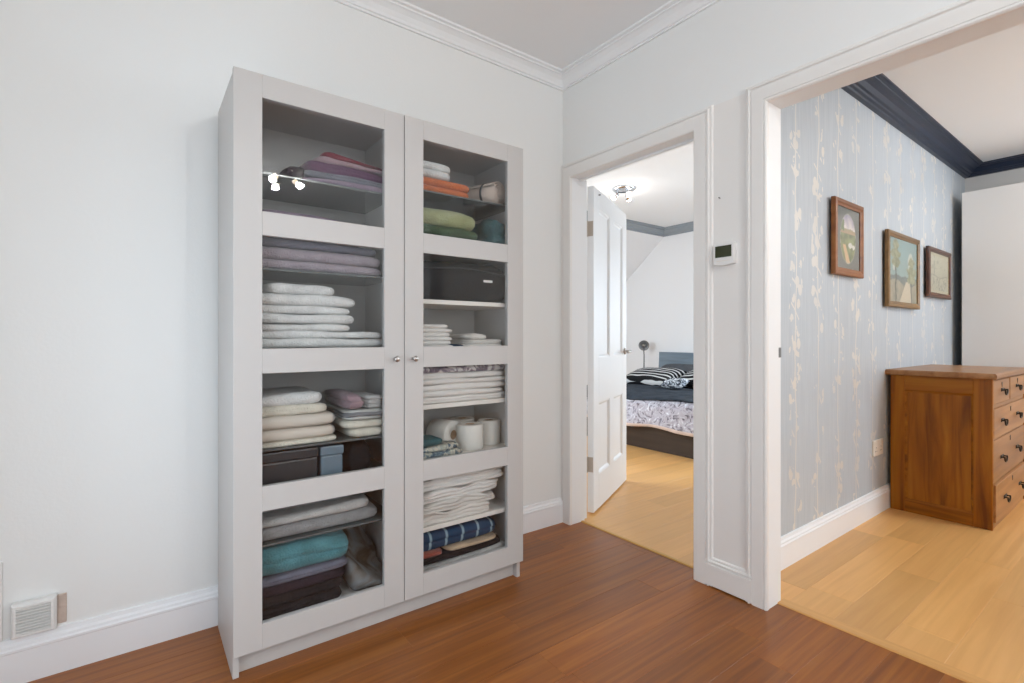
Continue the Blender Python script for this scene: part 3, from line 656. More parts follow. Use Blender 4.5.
# left bay, sixth shelf: grey towels
a = LS[5]
slab('folded_towel', 'towel_grey', -1.695, -1.235, a, a + .050, 1, 'mid grey towel lying directly on the shelf above the turquoise towel', 'towel', fold='frontright', wr=.004)
slab('folded_towel', 'towel_pale_grey', -1.690, -1.270, a + .049, a + .080, 1, 'pale grey towel draped over the mid grey towel', 'towel', fold='frontright', wr=.006, tilt=.03)
slab('folded_towel', 'towel_grey', -1.690, -1.290, a + .078, a + .112, 1, 'dark grey towel topmost of the grey pile', 'towel', fold='front', wr=.005, yf=-.30)
# left bay, bottom: dark clothes, turquoise towel, furry throw
a = KBOT
slab('folded_trousers', 'cloth_black', -1.695, -1.372, a, a + .042, 2, 'black trousers at the bottom of the dark pile', 'trousers', wr=.006, fold='frontright')
slab('folded_trousers', 'cloth_black', -1.695, -1.365, a + .041, a + .078, 2, 'black trousers lying second from the bottom', 'trousers', wr=.006, fold='frontright')
slab('folded_trousers', 'cloth_plum', -1.690, -1.360, a + .077, a + .112, 2, 'dark plum trousers on the black ones', 'trousers', wr=.007, fold='frontright')
slab('folded_cloth', 'cloth_slate', -1.680, -1.352, a + .111, a + .140, 2, 'slate grey cloth under the turquoise towel', 'cloth', wr=.006, fold='frontright')
slab('folded_towel', 'towel_turquoise', -1.672, -1.340, a + .139, a + .238, 2, 'thick turquoise towel on the dark clothes', 'towel', wr=.014, fold='frontright', tilt=-.06, freq=11)
slab('furry_throw', 'fur', -1.343, -1.184, a, a + .118, 1, 'grey furry throw bunched beside the turquoise towel', 'blanket', wr=.024, fold='frontright', tilt=-.45, freq=13, ys=.42)
# right bay, top shelf
a = RS[0]; L0 = -1.142
slab('folded_towel', 'towel_orange', L0, -.832, a, a + .030, 1, 'orange towel lying directly on the top shelf', 'towel', 'orange towels', fold='frontright', wr=.002)
slab('folded_towel', 'towel_orange', L0, -.830, a + .029, a + .062, 1, 'orange towel lying on another orange towel', 'towel', 'orange towels', fold='frontright', wr=.002)
slab('folded_towel', 'towel_white', L0, -.925, a + .061, a + .092, 1, 'white towel directly on the orange towels', 'towel', fold='frontright', wr=.003)
slab('folded_towel', 'towel_white', L0, -.920, a + .091, a + .124, 1, 'white towel topmost above the orange towels', 'towel', fold='frontright', wr=.004)
def roll_mat(c, r, length, yaw, label):
    o = empty('rolled_mat', c, label, 'mat', rz=yaw)
    bm = BM(); n = 150; turns = 3.4; th = 0.0022; out = []; inn = []
    for i in range(n + 1):
        t = i / n; ang = t * turns * 2 * PI; rr = r * (0.30 + 0.70 * t)
        out.append((rr * math.cos(ang), rr * math.sin(ang) + r)); inn.append(((rr - th) * math.cos(ang), (rr - th) * math.sin(ang) + r))
    prof = out + inn[::-1]
    ys = (-length / 2, length / 2)
    V = [[bm.verts.new((x, y, z)) for y in ys] for x, z in prof]; m = len(V)
    for i in range(m): bm.faces.new((V[i][0], V[i][1], V[(i+1) % m][1], V[(i+1) % m][0]))
    for i in range(n):
        for k in (0, 1): bm.faces.new((V[i][k], V[i+1][k], V[m-2-i][k], V[m-1-i][k]))
    finish(bm, 'spiral_sheet', 'tube_beige', o, True)
    for s in (-0.25, 0.25):
        bm = BM(); lathe(bm, [(r * 1.002, s * length - .006), (r * 1.02, s * length - .005), (r * 1.02, s * length + .005), (r * 1.002, s * length + .006)], 40, 'Y', (0, 0, r), cap=False)
        finish(bm, 'band', 'cloth_charcoal', o, True)
roll_mat((-.735, -.225, a + .0015), .052, .27, .35, 'beige mat rolled up beside the orange towels')
# right bay, second shelf
a = RS[1]
slab('folded_towel', 'towel_sea', L0, -.745, a, a + .034, 1, 'sea green towel at the bottom of the green pile', 'towel', fold='frontright', wr=.003)
slab('folded_towel', 'towel_green', L0, -.792, a + .033, a + .080, 1, 'dark green towel under the pale sage towel', 'towel', fold='frontright', wr=.003)
slab('folded_towel', 'towel_sage', L0, -.802, a + .079, a + .152, 1, 'fluffy pale sage green towel topping the green pile', 'towel', fold='frontright', wr=.006)
slab('bundled_garment', 'cloth_teal', -.735, -.628, a, a + .155, 2, 'crumpled dark teal garment beside the green towels', 'garment', fold='frontleft', wr=.020, freq=14)
# right bay, third shelf: black bag
a = RS[2]
bag = empty('storage_bag', (-.885, -.215, a), 'large soft black storage bag with a small white label', 'bag')
o = slab('body', 'bag_black', -1.140, -.630, 0, .165, 1, None, None, fold='frontleftright', wr=.006)
o.parent = bag; o.location = (0, 0, 0); [o.__delitem__(k) for k in list(o.keys())]
bm = BM(); tube(bm, [(-.22 + .44 * i / 16, -.149 - .004 * math.sin(i / 16 * PI), .118 + .016 * math.sin(i / 16 * PI)) for i in range(17)], .0035, 6); finish(bm, 'piping', 'cloth_charcoal', bag, True)
bm = BM(); box(bm, .105, .150, -.1495, -.146, .085, .095); tag(finish(bm, 'brand_tag', 'plastic_white', bag), 'small white label')
# right bay, fourth shelf: table linen
a = RS[3]
hs = [0, .017, .034, .050, .068, .084, .102]
nm = ['lowest', 'second from the bottom', 'third from the bottom', 'third from the top', 'second from the top', 'topmost']
for i in range(6): slab('folded_napkin', 'cloth_sheet', L0, -.920 + [.012, .0, .008, -.004, .006, -.016][i], a + hs[i], a + hs[i + 1] + .0005, 1, 'white folded napkin, %s of the stack beside the loose linen' % nm[i], 'napkin', 'white napkins', fold='right', wr=.003)
slab('folded_cloth', 'plaid_blue', -.912, -.872, a, a + .022, 1, 'small dark blue cloth between the white napkins and flat linen', 'cloth', wr=.004)
slab('folded_cloth', 'cloth_sheet', -.862, -.660, a, a + .020, 1, 'flat white linen cloth lying on the shelf beside the napkin stack', 'cloth', fold='frontright', wr=.004)
slab('folded_cloth', 'cloth_sheet_warm', -.850, -.665, a + .019, a + .040, 2, 'flat off white linen cloth beneath a small rumpled cloth', 'cloth', fold='frontright', wr=.004)
slab('folded_cloth', 'cloth_sheet_warm', -.850, -.745, a + .039, a + .064, 1, 'small rumpled off white cloth on the flat linen', 'cloth', wr=.010)
# right bay, fifth shelf: bed sheets
a = RS[4]
hs = [0, .026, .050, .076, .098, .122, .150]
lb = ['white sheet lowest in the stack above the toilet rolls', 'white sheet second from the bottom above the toilet rolls', 'white sheet third from the bottom above the toilet rolls', 'thick white sheet in the upper half of the stack', 'white sheet directly under the purple floral sheet', 'purple and grey floral sheet topping the stack']
for i in range(6): slab('folded_sheet', 'floral_purple' if i == 5 else 'cloth_sheet', L0, -.645 + [.006, -.012, .0, .006, -.004, .004][i], a + hs[i], a + hs[i + 1] + .001, 1 if i % 2 else 2, lb[i], 'sheet', 'sheets on the fifth shelf', fold='frontright', wr=.005)
# right bay, sixth shelf: toilet rolls and patterned cloths
a = RS[5]
def toilet_roll(c, label, lying=False, yaw=0.0, r=.058, h=.108):
    o = empty('toilet_roll', c, label, 'toilet roll', 'toilet rolls')
    bm = BM(); lathe(bm, [(.021, 0), (r - .004, 0), (r, .004), (r, h - .004), (r - .004, h), (.021, h), (.021, 0)], 36, 'Z', cap=False); p = finish(bm, 'paper', 'paper_roll', o, True)
    bm = BM(); lathe(bm, [(.0195, .001), (.0208, .001), (.0208, h - .001), (.0195, h - .001), (.0195, .001)], 24, 'Z', cap=False); q = finish(bm, 'core', 'cardboard', o, True)
    if lying:
        o.rotation_euler = (PI / 2, 0, yaw); o.location.z += r
    return o
toilet_roll((-.800, -.285, a), 'white toilet roll standing beside the patterned cloths')
toilet_roll((-.674, -.245, a), 'white toilet roll standing at the end of the row', r=.052)
toilet_roll((-.745, -.125, a), 'white toilet roll standing behind the two front ones')
toilet_roll((-.903, -.155, a), 'white toilet roll lying on its side with its core showing', True, .35, .062)
slab('folded_cloth', 'patterned_cloth', L0, -.875, a, a + .026, 2, 'patterned cloth lying lowest of the patterned pile', 'cloth', wr=.006, fold='frontright', yb=-.285)
slab('folded_cloth', 'patterned_cloth', L0, -.890, a + .025, a + .050, 2, 'patterned cloth in the middle of the patterned pile', 'cloth', wr=.006, fold='frontright', yb=-.285)
slab('folded_cloth', 'cloth_teal', L0, -.965, a + .049, a + .082, 1, 'grey teal cloth on top of the patterned cloths', 'cloth', wr=.008, fold='frontright', yb=-.22)
# right bay, seventh shelf: rumpled sheets
a = RS[6]
slab('rumpled_sheet', 'cloth_sheet_warm', -1.120, -.735, a, a + .048, 3, 'off white sheet lowest in the rumpled stack', 'sheet', fold='right', wr=.020, freq=15)
slab('rumpled_sheet', 'cloth_sheet_warm', -1.130, -.700, a + .044, a + .090, 3, 'off white rumpled sheet second from the bottom', 'sheet', fold='right', wr=.020, freq=15)
slab('rumpled_sheet', 'cloth_sheet', -1.140, -.680, a + .086, a + .140, 3, 'white rumpled sheet second from the top', 'sheet', fold='right', wr=.022, freq=15)
slab('rumpled_sheet', 'cloth_sheet', -1.140, -.650, a + .136, a + .190, 3, 'white rumpled sheet on top of the rumpled stack', 'sheet', fold='right', wr=.024, freq=15)
# right bay, bottom
a = KBOT
slab('folded_cloth', 'towel_pale_grey', L0, -.650, a, a + .028, 1, 'pale grey cloth lying on the cabinet bottom under the dark garment', 'cloth', wr=.006)
slab('folded_garment', 'cloth_black', L0, -.668, a + .027, a + .060, 2, 'black garment under the blue checked blanket', 'garment', wr=.008, fold='frontright')
slab('folded_garment', 'cloth_rust', -1.085, -.965, a + .058, a + .076, 1, 'rust red garment peeping out under the blue checked blanket', 'garment', wr=.006, yf=-.366, yb=-.20)
slab('folded_garment', 'cloth_tan', -.955, -.700, a + .058, a + .076, 1, 'tan garment peeping out under the blue checked blanket', 'garment', wr=.006, yf=-.366, yb=-.10)
slab('folded_blanket', 'plaid_blue', L0, -.690, a + .075, a + .150, 2, 'dark blue blanket with pale checks folded at the cabinet bottom', 'blanket', wr=.008, fold='frontright')

# ------------------------------------------------------------------ chest of drawers
cx0, cx1, cyb, cyf, ch = 1.800, 2.735, -1.063, -1.530, 0.866
ch_o = empty('chest_of_drawers', ((cx0 + cx1) / 2, (cyb + cyf) / 2, 0), 'amber pine chest of drawers against the blossom paper', 'chest of drawers')
qx, qy = ch_o.location.x, ch_o.location.y
def chp(name, mat, d, bev=0.002, parent=None, seg=1):
    bm = BM(); box(bm, d[0] - qx, d[1] - qx, d[2] - qy, d[3] - qy, d[4], d[5], bev, seg=seg); return finish(bm, name, mat, parent or ch_o)
# top with rounded nosing
bm = BM(); ov = 0.020; z0, z1 = 0.834, 0.866; pr = [(0, z0), (ov - .006, z0), (ov, z0 + .007), (ov + .001, (z0 + z1) / 2), (ov, z1 - .008), (ov - .007, z1), (0, z1)]
bm.free(); bm = BM()
ring = [[(cx0 - p - qx, YP - .002 - qy, z), (cx0 - p - qx, cyf - p - qy, z), (cx1 + p - qx, cyf - p - qy, z), (cx1 + p - qx, YP - .002 - qy, z)] for p, z in pr[1:-1]]
V = [[bm.verts.new(p) for p in r_] for r_ in ring]
for r0, r1 in zip(V, V[1:]):
    for k in range(4): bm.faces.new((r0[k], r0[(k + 1) % 4], r1[(k + 1) % 4], r1[k]))
bm.faces.new(V[0]); bm.faces.new(V[-1]); finish(bm, 'top', 'pine_x_lit', ch_o)
for s, xa in ((1, cx0), (-1, cx1)):
    x_in = xa + s * 0.022
    chp('stile', 'pine_v_shaded', (xa, x_in, cyb - 0.072, cyb, 0.0, 0.834)); chp('stile', 'pine_v_shaded', (xa, x_in, cyf, cyf + 0.080, 0.0, 0.834))
    chp('rail', 'pine_y_shaded', (xa, x_in, cyf + 0.080, cyb - 0.072, 0.745, 0.834)); chp('rail', 'pine_y_shaded', (xa, x_in, cyf + 0.080, cyb - 0.072, 0.0, 0.070))
    p = chp('end_panel', 'pine_v_shaded', (xa + s * 0.010, x_in, cyf + 0.080, cyb - 0.072, 0.070, 0.745), 0)
    bm = BM(); y0, y1, z0, z1, m = cyf + 0.080 - qy, cyb - 0.072 - qy, 0.070, 0.745, 0.012
    rg = []
    for i, dx in ((0, 0.0015), (m * .5, 0.004), (m, 0.0102)):
        X = xa + s * dx - qx; rg.append([bm.verts.new(q) for q in ((X, y0 + i, z0 + i), (X, y1 - i, z0 + i), (X, y1 - i, z1 - i), (X, y0 + i, z1 - i))])
    for r0, r1 in zip(rg, rg[1:]):
        for k in range(4): bm.faces.new((r0[k], r0[(k + 1) % 4], r1[(k + 1) % 4], r1[k]))
    finish(bm, 'moulding', 'pine_y_shaded', p)
chp('back_board', 'pine_x_lit', (cx0 + .022, cx1 - .022, cyb - .012, cyb, 0.03, 0.834), 0)
for z0, z1 in ((0.0, 0.038), (0.250, 0.262), (0.492, 0.502), (0.668, 0.690)): chp('front_rail', 'pine_x_lit', (cx0 + .022, cx1 - .022, cyf + .004, cyf + .05, z0, z1), .001)
chp('front_rail', 'pine_x_lit', (cx0 + .022, cx1 - .022, cyf + .004, cyf + .05, .826, .834), 0)
xm = 2.262
chp('front_divider', 'pine_v_shaded', (xm - .010, xm + .010, cyf + .004, cyf + .05, .690, .826), .001)
def drawer(x0, x1, z0, z1, hx, stick=0.0):
    d = chp('drawer', 'pine_x_lit', (x0 + .002, x1 - .002, cyf - stick, cyf + .035, z0 + .002, z1 - .002), .0025)
    for h in hx:
        zc = z0 + (z1 - z0) * .46
        bm = BM()
        for s in (-.030, .030): lathe(bm, [(.008, 0), (.008, -.003), (.004, -.004), (.004, -.016), (.006, -.018), (.0, -.021)], 12, 'Y', (h + s - qx, cyf - stick - qy, zc + .010))
        tube(bm, [(h + .032 * math.cos(PI + PI * i / 10) - qx, cyf - stick - .017 - qy, zc + .008 + .026 * math.sin(PI + PI * i / 10)) for i in range(11)], .0042, 8)
        box(bm, h - .042 - qx, h + .042 - qx, cyf - stick - .002 - qy, cyf - stick + .0005 - qy, zc + .001, zc + .021, .001)
        tag(finish(bm, 'drawer_handle', 'iron', d, True), 'dark iron drop handle')
    bm = BM(); kx = (x0 + x1) / 2 - qx if len(hx) == 1 else (x0 + x1) / 2 - qx
    lathe(bm, [(.010, 0), (.010, -.002), (.0045, -.0022), (.0, -.0022)], 14, 'Y', (kx, cyf - stick - qy, z1 - .026)); box(bm, kx - .004, kx + .004, cyf - stick - .002 - qy, cyf - stick - qy, z1 - .046, z1 - .028)
    tag(finish(bm, 'keyhole_plate', 'iron', d), 'dark keyhole plate')
drawer(cx0 + .022, xm - .010, .690, .826, [2.055]); drawer(xm + .010, cx1 - .022, .690, .826, [2.48])
drawer(cx0 + .022, cx1 - .022, .502, .668, [2.04, 2.48], .002); drawer(cx0 + .022, cx1 - .022, .262, .492, [2.04, 2.48], 0); drawer(cx0 + .022, cx1 - .022, .038, .250, [2.06, 2.50], .010)

# ------------------------------------------------------------------ pictures on the papered wall
def painting(name, w, h, fn, parent, nx, nz, y):
    bm = BM(); V = [[bm.verts.new((-w / 2 + w * i / nx, y, h * k / nz)) for k in range(nz + 1)] for i in range(nx + 1)]
    for i in range(nx):
        for k in range(nz): bm.faces.new((V[i][k], V[i + 1][k], V[i + 1][k + 1], V[i][k + 1]))
    o = finish(bm, name, 'print', parent)
    at = o.data.color_attributes.new('ink', 'FLOAT_COLOR', 'POINT')
    for q, vx in enumerate(o.data.vertices):
        c = fn((vx.co.x + w / 2) / w, vx.co.z / h); at.data[q].color = (c[0], c[1], c[2], 1)
    return o
m, t, b = nt('print'); va = N(t, 'ShaderNodeAttribute', attribute_name='ink'); L(t, va.outputs['Color'], b.inputs['Base Color']); b.inputs['Roughness'].default_value = 0.6; MATS['print'] = m
def S(c): return tuple(((v / 255) ** 2.2) for v in c)
def mixc(a, b, k): k = max(0, min(1, k)); return tuple(x + (y - x) * k for x, y in zip(a, b))
def nz2(u, v, s, o=0): return noise.noise(Vector((u * s + o, v * s, o * 1.7)))
def pic_meadow(u, v):
    e = ((u - .5) / .33) ** 2 + ((v - .5) / .40) ** 2
    if e > 1.0: return (0.125, 0.125, 0.105) if e > 1.06 else (0.45, 0.42, 0.36)
    if v > .66 + .05 * nz2(u, v, 4, 3): c = mixc(S((225, 215, 215)), S((140, 130, 165)), (v - .66) / .25 + nz2(u, v, 7, 1) * .5)
    elif v > .58: c = mixc(S((190, 150, 115)), S((150, 145, 105)), (v - .58) / .1)
    else:
        c = mixc(S((95, 105, 60)), S((145, 150, 95)), .5 + nz2(u, v, 9, 5))
        if abs(u - (.30 + (.45 - v) * .6)) < .10 * (1 - v) and v < .40: c = S((215, 175, 125))
    if (u < .33 and v > .62 and v < .8 and nz2(u, v, 12, 9) > -.1): c = S((105, 120, 75))
    if ((u - .60) / .09) ** 2 + ((v - .40) / .045) ** 2 < 1 or ((u - .74) / .06) ** 2 + ((v - .38) / .04) ** 2 < 1: c = S((225, 222, 212))
    return c
def pic_trees(u, v):
    c = mixc(S((150, 172, 168)), S((125, 155, 158)), v)
    if nz2(u, v, 5, 2) > .35 and v > .5: c = S((195, 200, 190))
    if v < .42 + .03 * nz2(u, v, 6, 4): c = mixc(S((92, 104, 104)), S((110, 118, 112)), .5 + nz2(u, v, 8, 6))
    if v < .30 + .06 * math.sin(u * 7): c = mixc(S((165, 155, 132)), S((135, 132, 112)), .5 + nz2(u, v, 10, 8))
    if v < .34 and abs(u - .62 - .25 * (v - .15)) < .17 * (1 - v * 2.4) + .04: c = S((205, 192, 168))
    for tx, th, tw in ((.24, .90, .15), (.80, .66, .17)):
        if abs(u - tx - .01 * math.sin(v * 20)) < .018 and v < th: c = S((78, 78, 66))
        for k, (dv, ww) in enumerate(((0, .62), (-.14, 1.0), (-.27, .85))):
            if ((u - tx) / (tw * ww)) ** 2 + ((v - th - dv) / .085) ** 2 < 1 + nz2(u, v, 14, 3 + k) * .9: c = mixc(S((118, 122, 88)), S((160, 160, 122)), .5 + nz2(u, v, 16, k))
    return c
def pic_sketch(u, v):
    e = min(u, 1 - u, v, 1 - v)
    if e < .07: return S((188, 180, 150))
    c = mixc(S((176, 172, 150)), S((196, 192, 170)), v + nz2(u, v, 5, 3) * .4)
    if abs(v - .42 - .03 * math.sin(u * 9)) < .012: c = S((140, 138, 120))
    if v < .40 and nz2(u * 1.5, v, 13, 7) > .22: c = S((128, 126, 108))
    if v > .42 and abs(u - .25) < .02 and v < .8: c = S((150, 148, 130))
    if v > .6 and nz2(u, v, 9, 12) > .3: c = S((166, 164, 144))
    return c
def picture(x0, x1, z0, z1, fw, mat, fn, label, gap, dep=0.022, lean=0.0):
    w, h = x1 - x0, z1 - z0
    o = empty('framed_picture', ((x0 + x1) / 2, YP, z0), label, 'picture', 'pictures above the chest of drawers'); o.rotation_euler = (lean, 0, 0)
    y1, y0 = -gap, -gap - dep
    prof = [(0, y1), (0, y0 + .004), (.004, y0), (fw * .55, y0 - .002), (fw * .8, y0 + .004), (fw, y0 + .006), (fw, y1)]
    bm = BM(); V = [[bm.verts.new(q) for q in ((-w/2 + i, y, i), (w/2 - i, y, i), (w/2 - i, y, h - i), (-w/2 + i, y, h - i))] for i, y in prof]; n = len(V)
    for a in range(n):
        r0, r1 = V[a], V[(a + 1) % n]
        for k in range(4): bm.faces.new((r0[k], r0[(k + 1) % 4], r1[(k + 1) % 4], r1[k]))
    finish(bm, 'frame', mat, o)
    pt = painting('print', w - 2 * fw, h - 2 * fw, fn, o, 64, 64, y0 + .012); pt.location.z = fw
    bm = BM(); box(bm, -w/2 + fw, w/2 - fw, y0 + .0085, y0 + .010, fw, h - fw); finish(bm, 'glass', 'picture_glass', o)
    bm = BM(); box(bm, -w/2 + fw * .5, w/2 - fw * .5, y0 + .0135, y1, fw * .5, h - fw * .5); finish(bm, 'backing', 'cardboard', o)
    return o
picture(0.945, 1.335, 1.400, 1.805, .038, 'frame_oak_x', pic_meadow, 'orange oak frame with an oval meadow picture in grey mount', .012)
picture(1.735, 2.355, 1.258, 1.735, .036, 'frame_gold', pic_trees, 'gold brown frame with a picture of tall trees and path', .012)
picture(2.560, 3.130, 1.360, 1.722, .034, 'frame_mahogany', pic_sketch, 'dark mahogany frame with a pale sketched landscape', .014)

# ------------------------------------------------------------------ small wall things
def socket():
    o = empty('wall_socket', (1.640, YP, 0.348), 'cream double socket on the papered wall beside the chest', 'socket')
    bm = BM(); box(bm, -.080, .080, -.010, 0, 0, .098, .004, seg=2); finish(bm, 'plate', 'plastic_cream', o)
    for s in (-1, 1):
        bm = BM(); box(bm, s * .040 - .012, s * .040 + .012, -.0125, -.009, .072, .088, .001); finish(bm, 'rocker_switch', 'plastic_cream', o)
        bm = BM()
        for dx, dz in ((0, .052), (-.011, .030), (.011, .030)): box(bm, s * .040 + dx - .003, s * .040 + dx + .003, -.0104, -.0098, dz - .003, dz + .003)
        finish(bm, 'pin_holes', 'black_void', o)
socket()
def thermostat():
    yc, z0 = -1.010, 1.372
    o = empty('thermostat', (WF, yc, z0), 'white wall thermostat with a dark green display on the pier', 'thermostat')
    bm = BM(); n = 12; w, h, d = .092, .086, .026
    low = [(w * (.5 - i / n), -.007 * math.sin(PI * i / n)) for i in range(n + 1)]     # bowed lower edge
    prof = [(-w / 2, h), (w / 2, h)] + low
    for x_, s_ in ((-d, .97),): pass
    rings = []
    for X, sc in ((0, 1.0), (-d + .004, 1.0), (-d, .965)): rings.append([bm.verts.new((X, -(p * sc), h / 2 + (q - h / 2) * sc)) for p, q in prof])
    m_ = len(prof)
    for r0, r1 in zip(rings, rings[1:]):
        for k in range(m_): bm.faces.new((r0[k], r0[(k + 1) % m_], r1[(k + 1) % m_], r1[k]))
    bm.faces.new(rings[0]); bm.faces.new(rings[-1]); finish(bm, 'body', 'plastic_white', o)
    bm = BM(); box(bm, -d - .0008, -d + .002, -.036, .036, .028, .076, 0); tag(finish(bm, 'display', 'lcd_green', o), 'dark green display')
    bm = BM(); box(bm, -d - .0012, -d + .002, -.030, .030, .012, .014, 0); finish(bm, 'seam', 'plastic_cream', o)
thermostat()
bm = BM(); tube(bm, [(WF, -.982, 1.655), (WF - .012, -.982, 1.657)], .0022, 8); tag(finish(bm, 'picture_nail', 'iron'), 'small bare nail in the pier above the thermostat', 'nail')
def vent():
    x0, x1, z0, z1, d = -2.276, -2.172, .146, .250, .034
    o = empty('air_vent', ((x0 + x1) / 2, 0, z0), 'small white louvred air vent low on the hall wall', 'vent')
    w, h = x1 - x0, z1 - z0
    bm = BM(); fr = .012
    rings = []
    for i, y in ((0, -.001), (0, -d + .010), (.006, -d), (fr, -d), (fr + .002, -d + .010)):
        rings.append([bm.verts.new(q) for q in ((-w/2 + i, y, i), (w/2 - i, y, i), (w/2 - i, y, h - i), (-w/2 + i, y, h - i))])
    for r0, r1 in zip(rings, rings[1:]):
        for k in range(4): bm.faces.new((r0[k], r0[(k + 1) % 4], r1[(k + 1) % 4], r1[k]))
    finish(bm, 'housing', 'plastic_white', o)
    bm = BM(); box(bm, -w/2 + .006, w/2 - .006, -d + .014, -.001, .006, h - .006); finish(bm, 'backing', 'steel_dark', o)
    n = 9
    for i in range(n):
        zc = fr + (h - 2 * fr) * (i + .5) / n
        bm = BM(); V = [bm.verts.new(p) for x in (-w/2 + fr - .001, w/2 - fr + .001) for p in ((x, -d + .0005, zc - .0026), (x, -d + .0005, zc - .0002), (x, -d + .010, zc + .0030), (x, -d + .010, zc + .0006))]
        for q in ((0, 1, 2, 3), (4, 5, 6, 7), (0, 1, 5, 4), (1, 2, 6, 5), (2, 3, 7, 6), (3, 0, 4, 7)): bm.faces.new([V[k] for k in q])
        finish(bm, 'slat', 'plastic_white', o)
    bm = BM(); box(bm, w/2, w/2 + .022, -.006, 0, .006, h - .006, .001); tag(finish(bm, 'mounting_plate', 'bare_plaster', o), 'bare pinkish mounting plate')
vent()
tr = empty('cable_trunking', (-2.308, 0, .142), 'narrow white cable trunking beside the air vent', 'trunking')
bm = BM(); box(bm, -.012, .012, -.012, 0, 0, .24, .002); finish(bm, 'cover', 'plastic_white', tr)
bm = BM(); lathe(bm, [(.003, -.0125), (.003, -.014), (0, -.0145)], 10, 'Y', (-.004, 0, .012)); finish(bm, 'screw', 'iron', tr)

# ------------------------------------------------------------------ white wardrobe at the end of the front room
wx0, wx1, wy1, wy0, wh = 3.300, 3.685, -1.100, -3.400, 2.218
wd = empty('fitted_wardrobe', ((wx0 + wx1) / 2, (wy0 + wy1) / 2, 0), 'tall glossy white wardrobe at the end of the front room', 'wardrobe'); ux, uy = wd.location.x, wd.location.y
def wp(name, mat, d, bev=.001): bm = BM(); box(bm, d[0]-ux, d[1]-ux, d[2]-uy, d[3]-uy, d[4], d[5], bev); return finish(bm, name, mat, wd)
wp('side_panel', 'gloss_white', (wx0 + .022, wx1, wy1 - .018, wy1, 0, wh)); wp('side_panel', 'gloss_white', (wx0 + .022, wx1, wy0, wy0 + .018, 0, wh))
wp('top_panel', 'gloss_white', (wx0 + .022, wx1, wy0 + .018, wy1 - .018, wh - .018, wh)); wp('back_panel', 'gloss_white', (wx1 - .006, wx1, wy0 + .018, wy1 - .018, .06, wh - .018)); wp('plinth', 'gloss_white', (wx0 + .03, wx0 + .046, wy0 + .018, wy1 - .018, 0, .06))
dw = (wy1 - wy0) / 4
for i in range(4): wp('door', 'gloss_white', (wx0, wx0 + .020, wy1 - (i + 1) * dw + .0015, wy1 - i * dw - .0015, .062, wh), .0015)

# ------------------------------------------------------------------ bedroom: bed, bedding, lamp
bx0, bx1, by0, by1 = 1.925, 3.800, 0.330, 2.130
bed = empty('double_bed', ((bx0 + bx1) / 2, (by0 + by1) / 2, 0), 'dark brown ottoman bed with a blue grey headboard', 'bed'); ex, ey = bed.location.x, bed.location.y
def bp_(name, mat, d, bev=.004): bm = BM(); box(bm, d[0]-ex, d[1]-ex, d[2]-ey, d[3]-ey, d[4], d[5], bev, seg=2); return finish(bm, name, mat, bed)
bp_('foot_board', 'bed_veneer', (bx0, bx0 + .03, by0, by1, .0, .285)); bp_('side_board', 'bed_veneer', (bx0 + .03, bx1 - .06, by0, by0 + .03, .0, .285)); bp_('side_board', 'bed_veneer', (bx0 + .03, bx1 - .06, by1 - .03, by1, .0, .285))
bp_('slat_base', 'bed_veneer', (bx0 + .03, bx1 - .06, by0 + .03, by1 - .03, .20, .22))
bm = BM(); y0, y1 = by0 - ey, by1 + .03 - ey; pr = [(0, 0), (-.05, .87), (-.0, .87), (.02, 0)]
loft(bm, [[(bx1 + .005 - ex + p, y0 + .0, z), (bx1 + .005 - ex + p, y1, z)] for p, z in [(-.035, 0), (-.035, .55), (-.015, .865), (.005, .865), (.015, .55), (.015, 0)]]); finish(bm, 'headboard', 'headboard_blue', bed)
bm = BM(); box(bm, bx0 + .035, bx1 - .045, by0 + .04, by1 - .04, .22, .452, .03, seg=3); tag(finish(bm, 'mattress', 'cloth_sheet', None, True), 'pale mattress under the printed duvet', 'mattress')
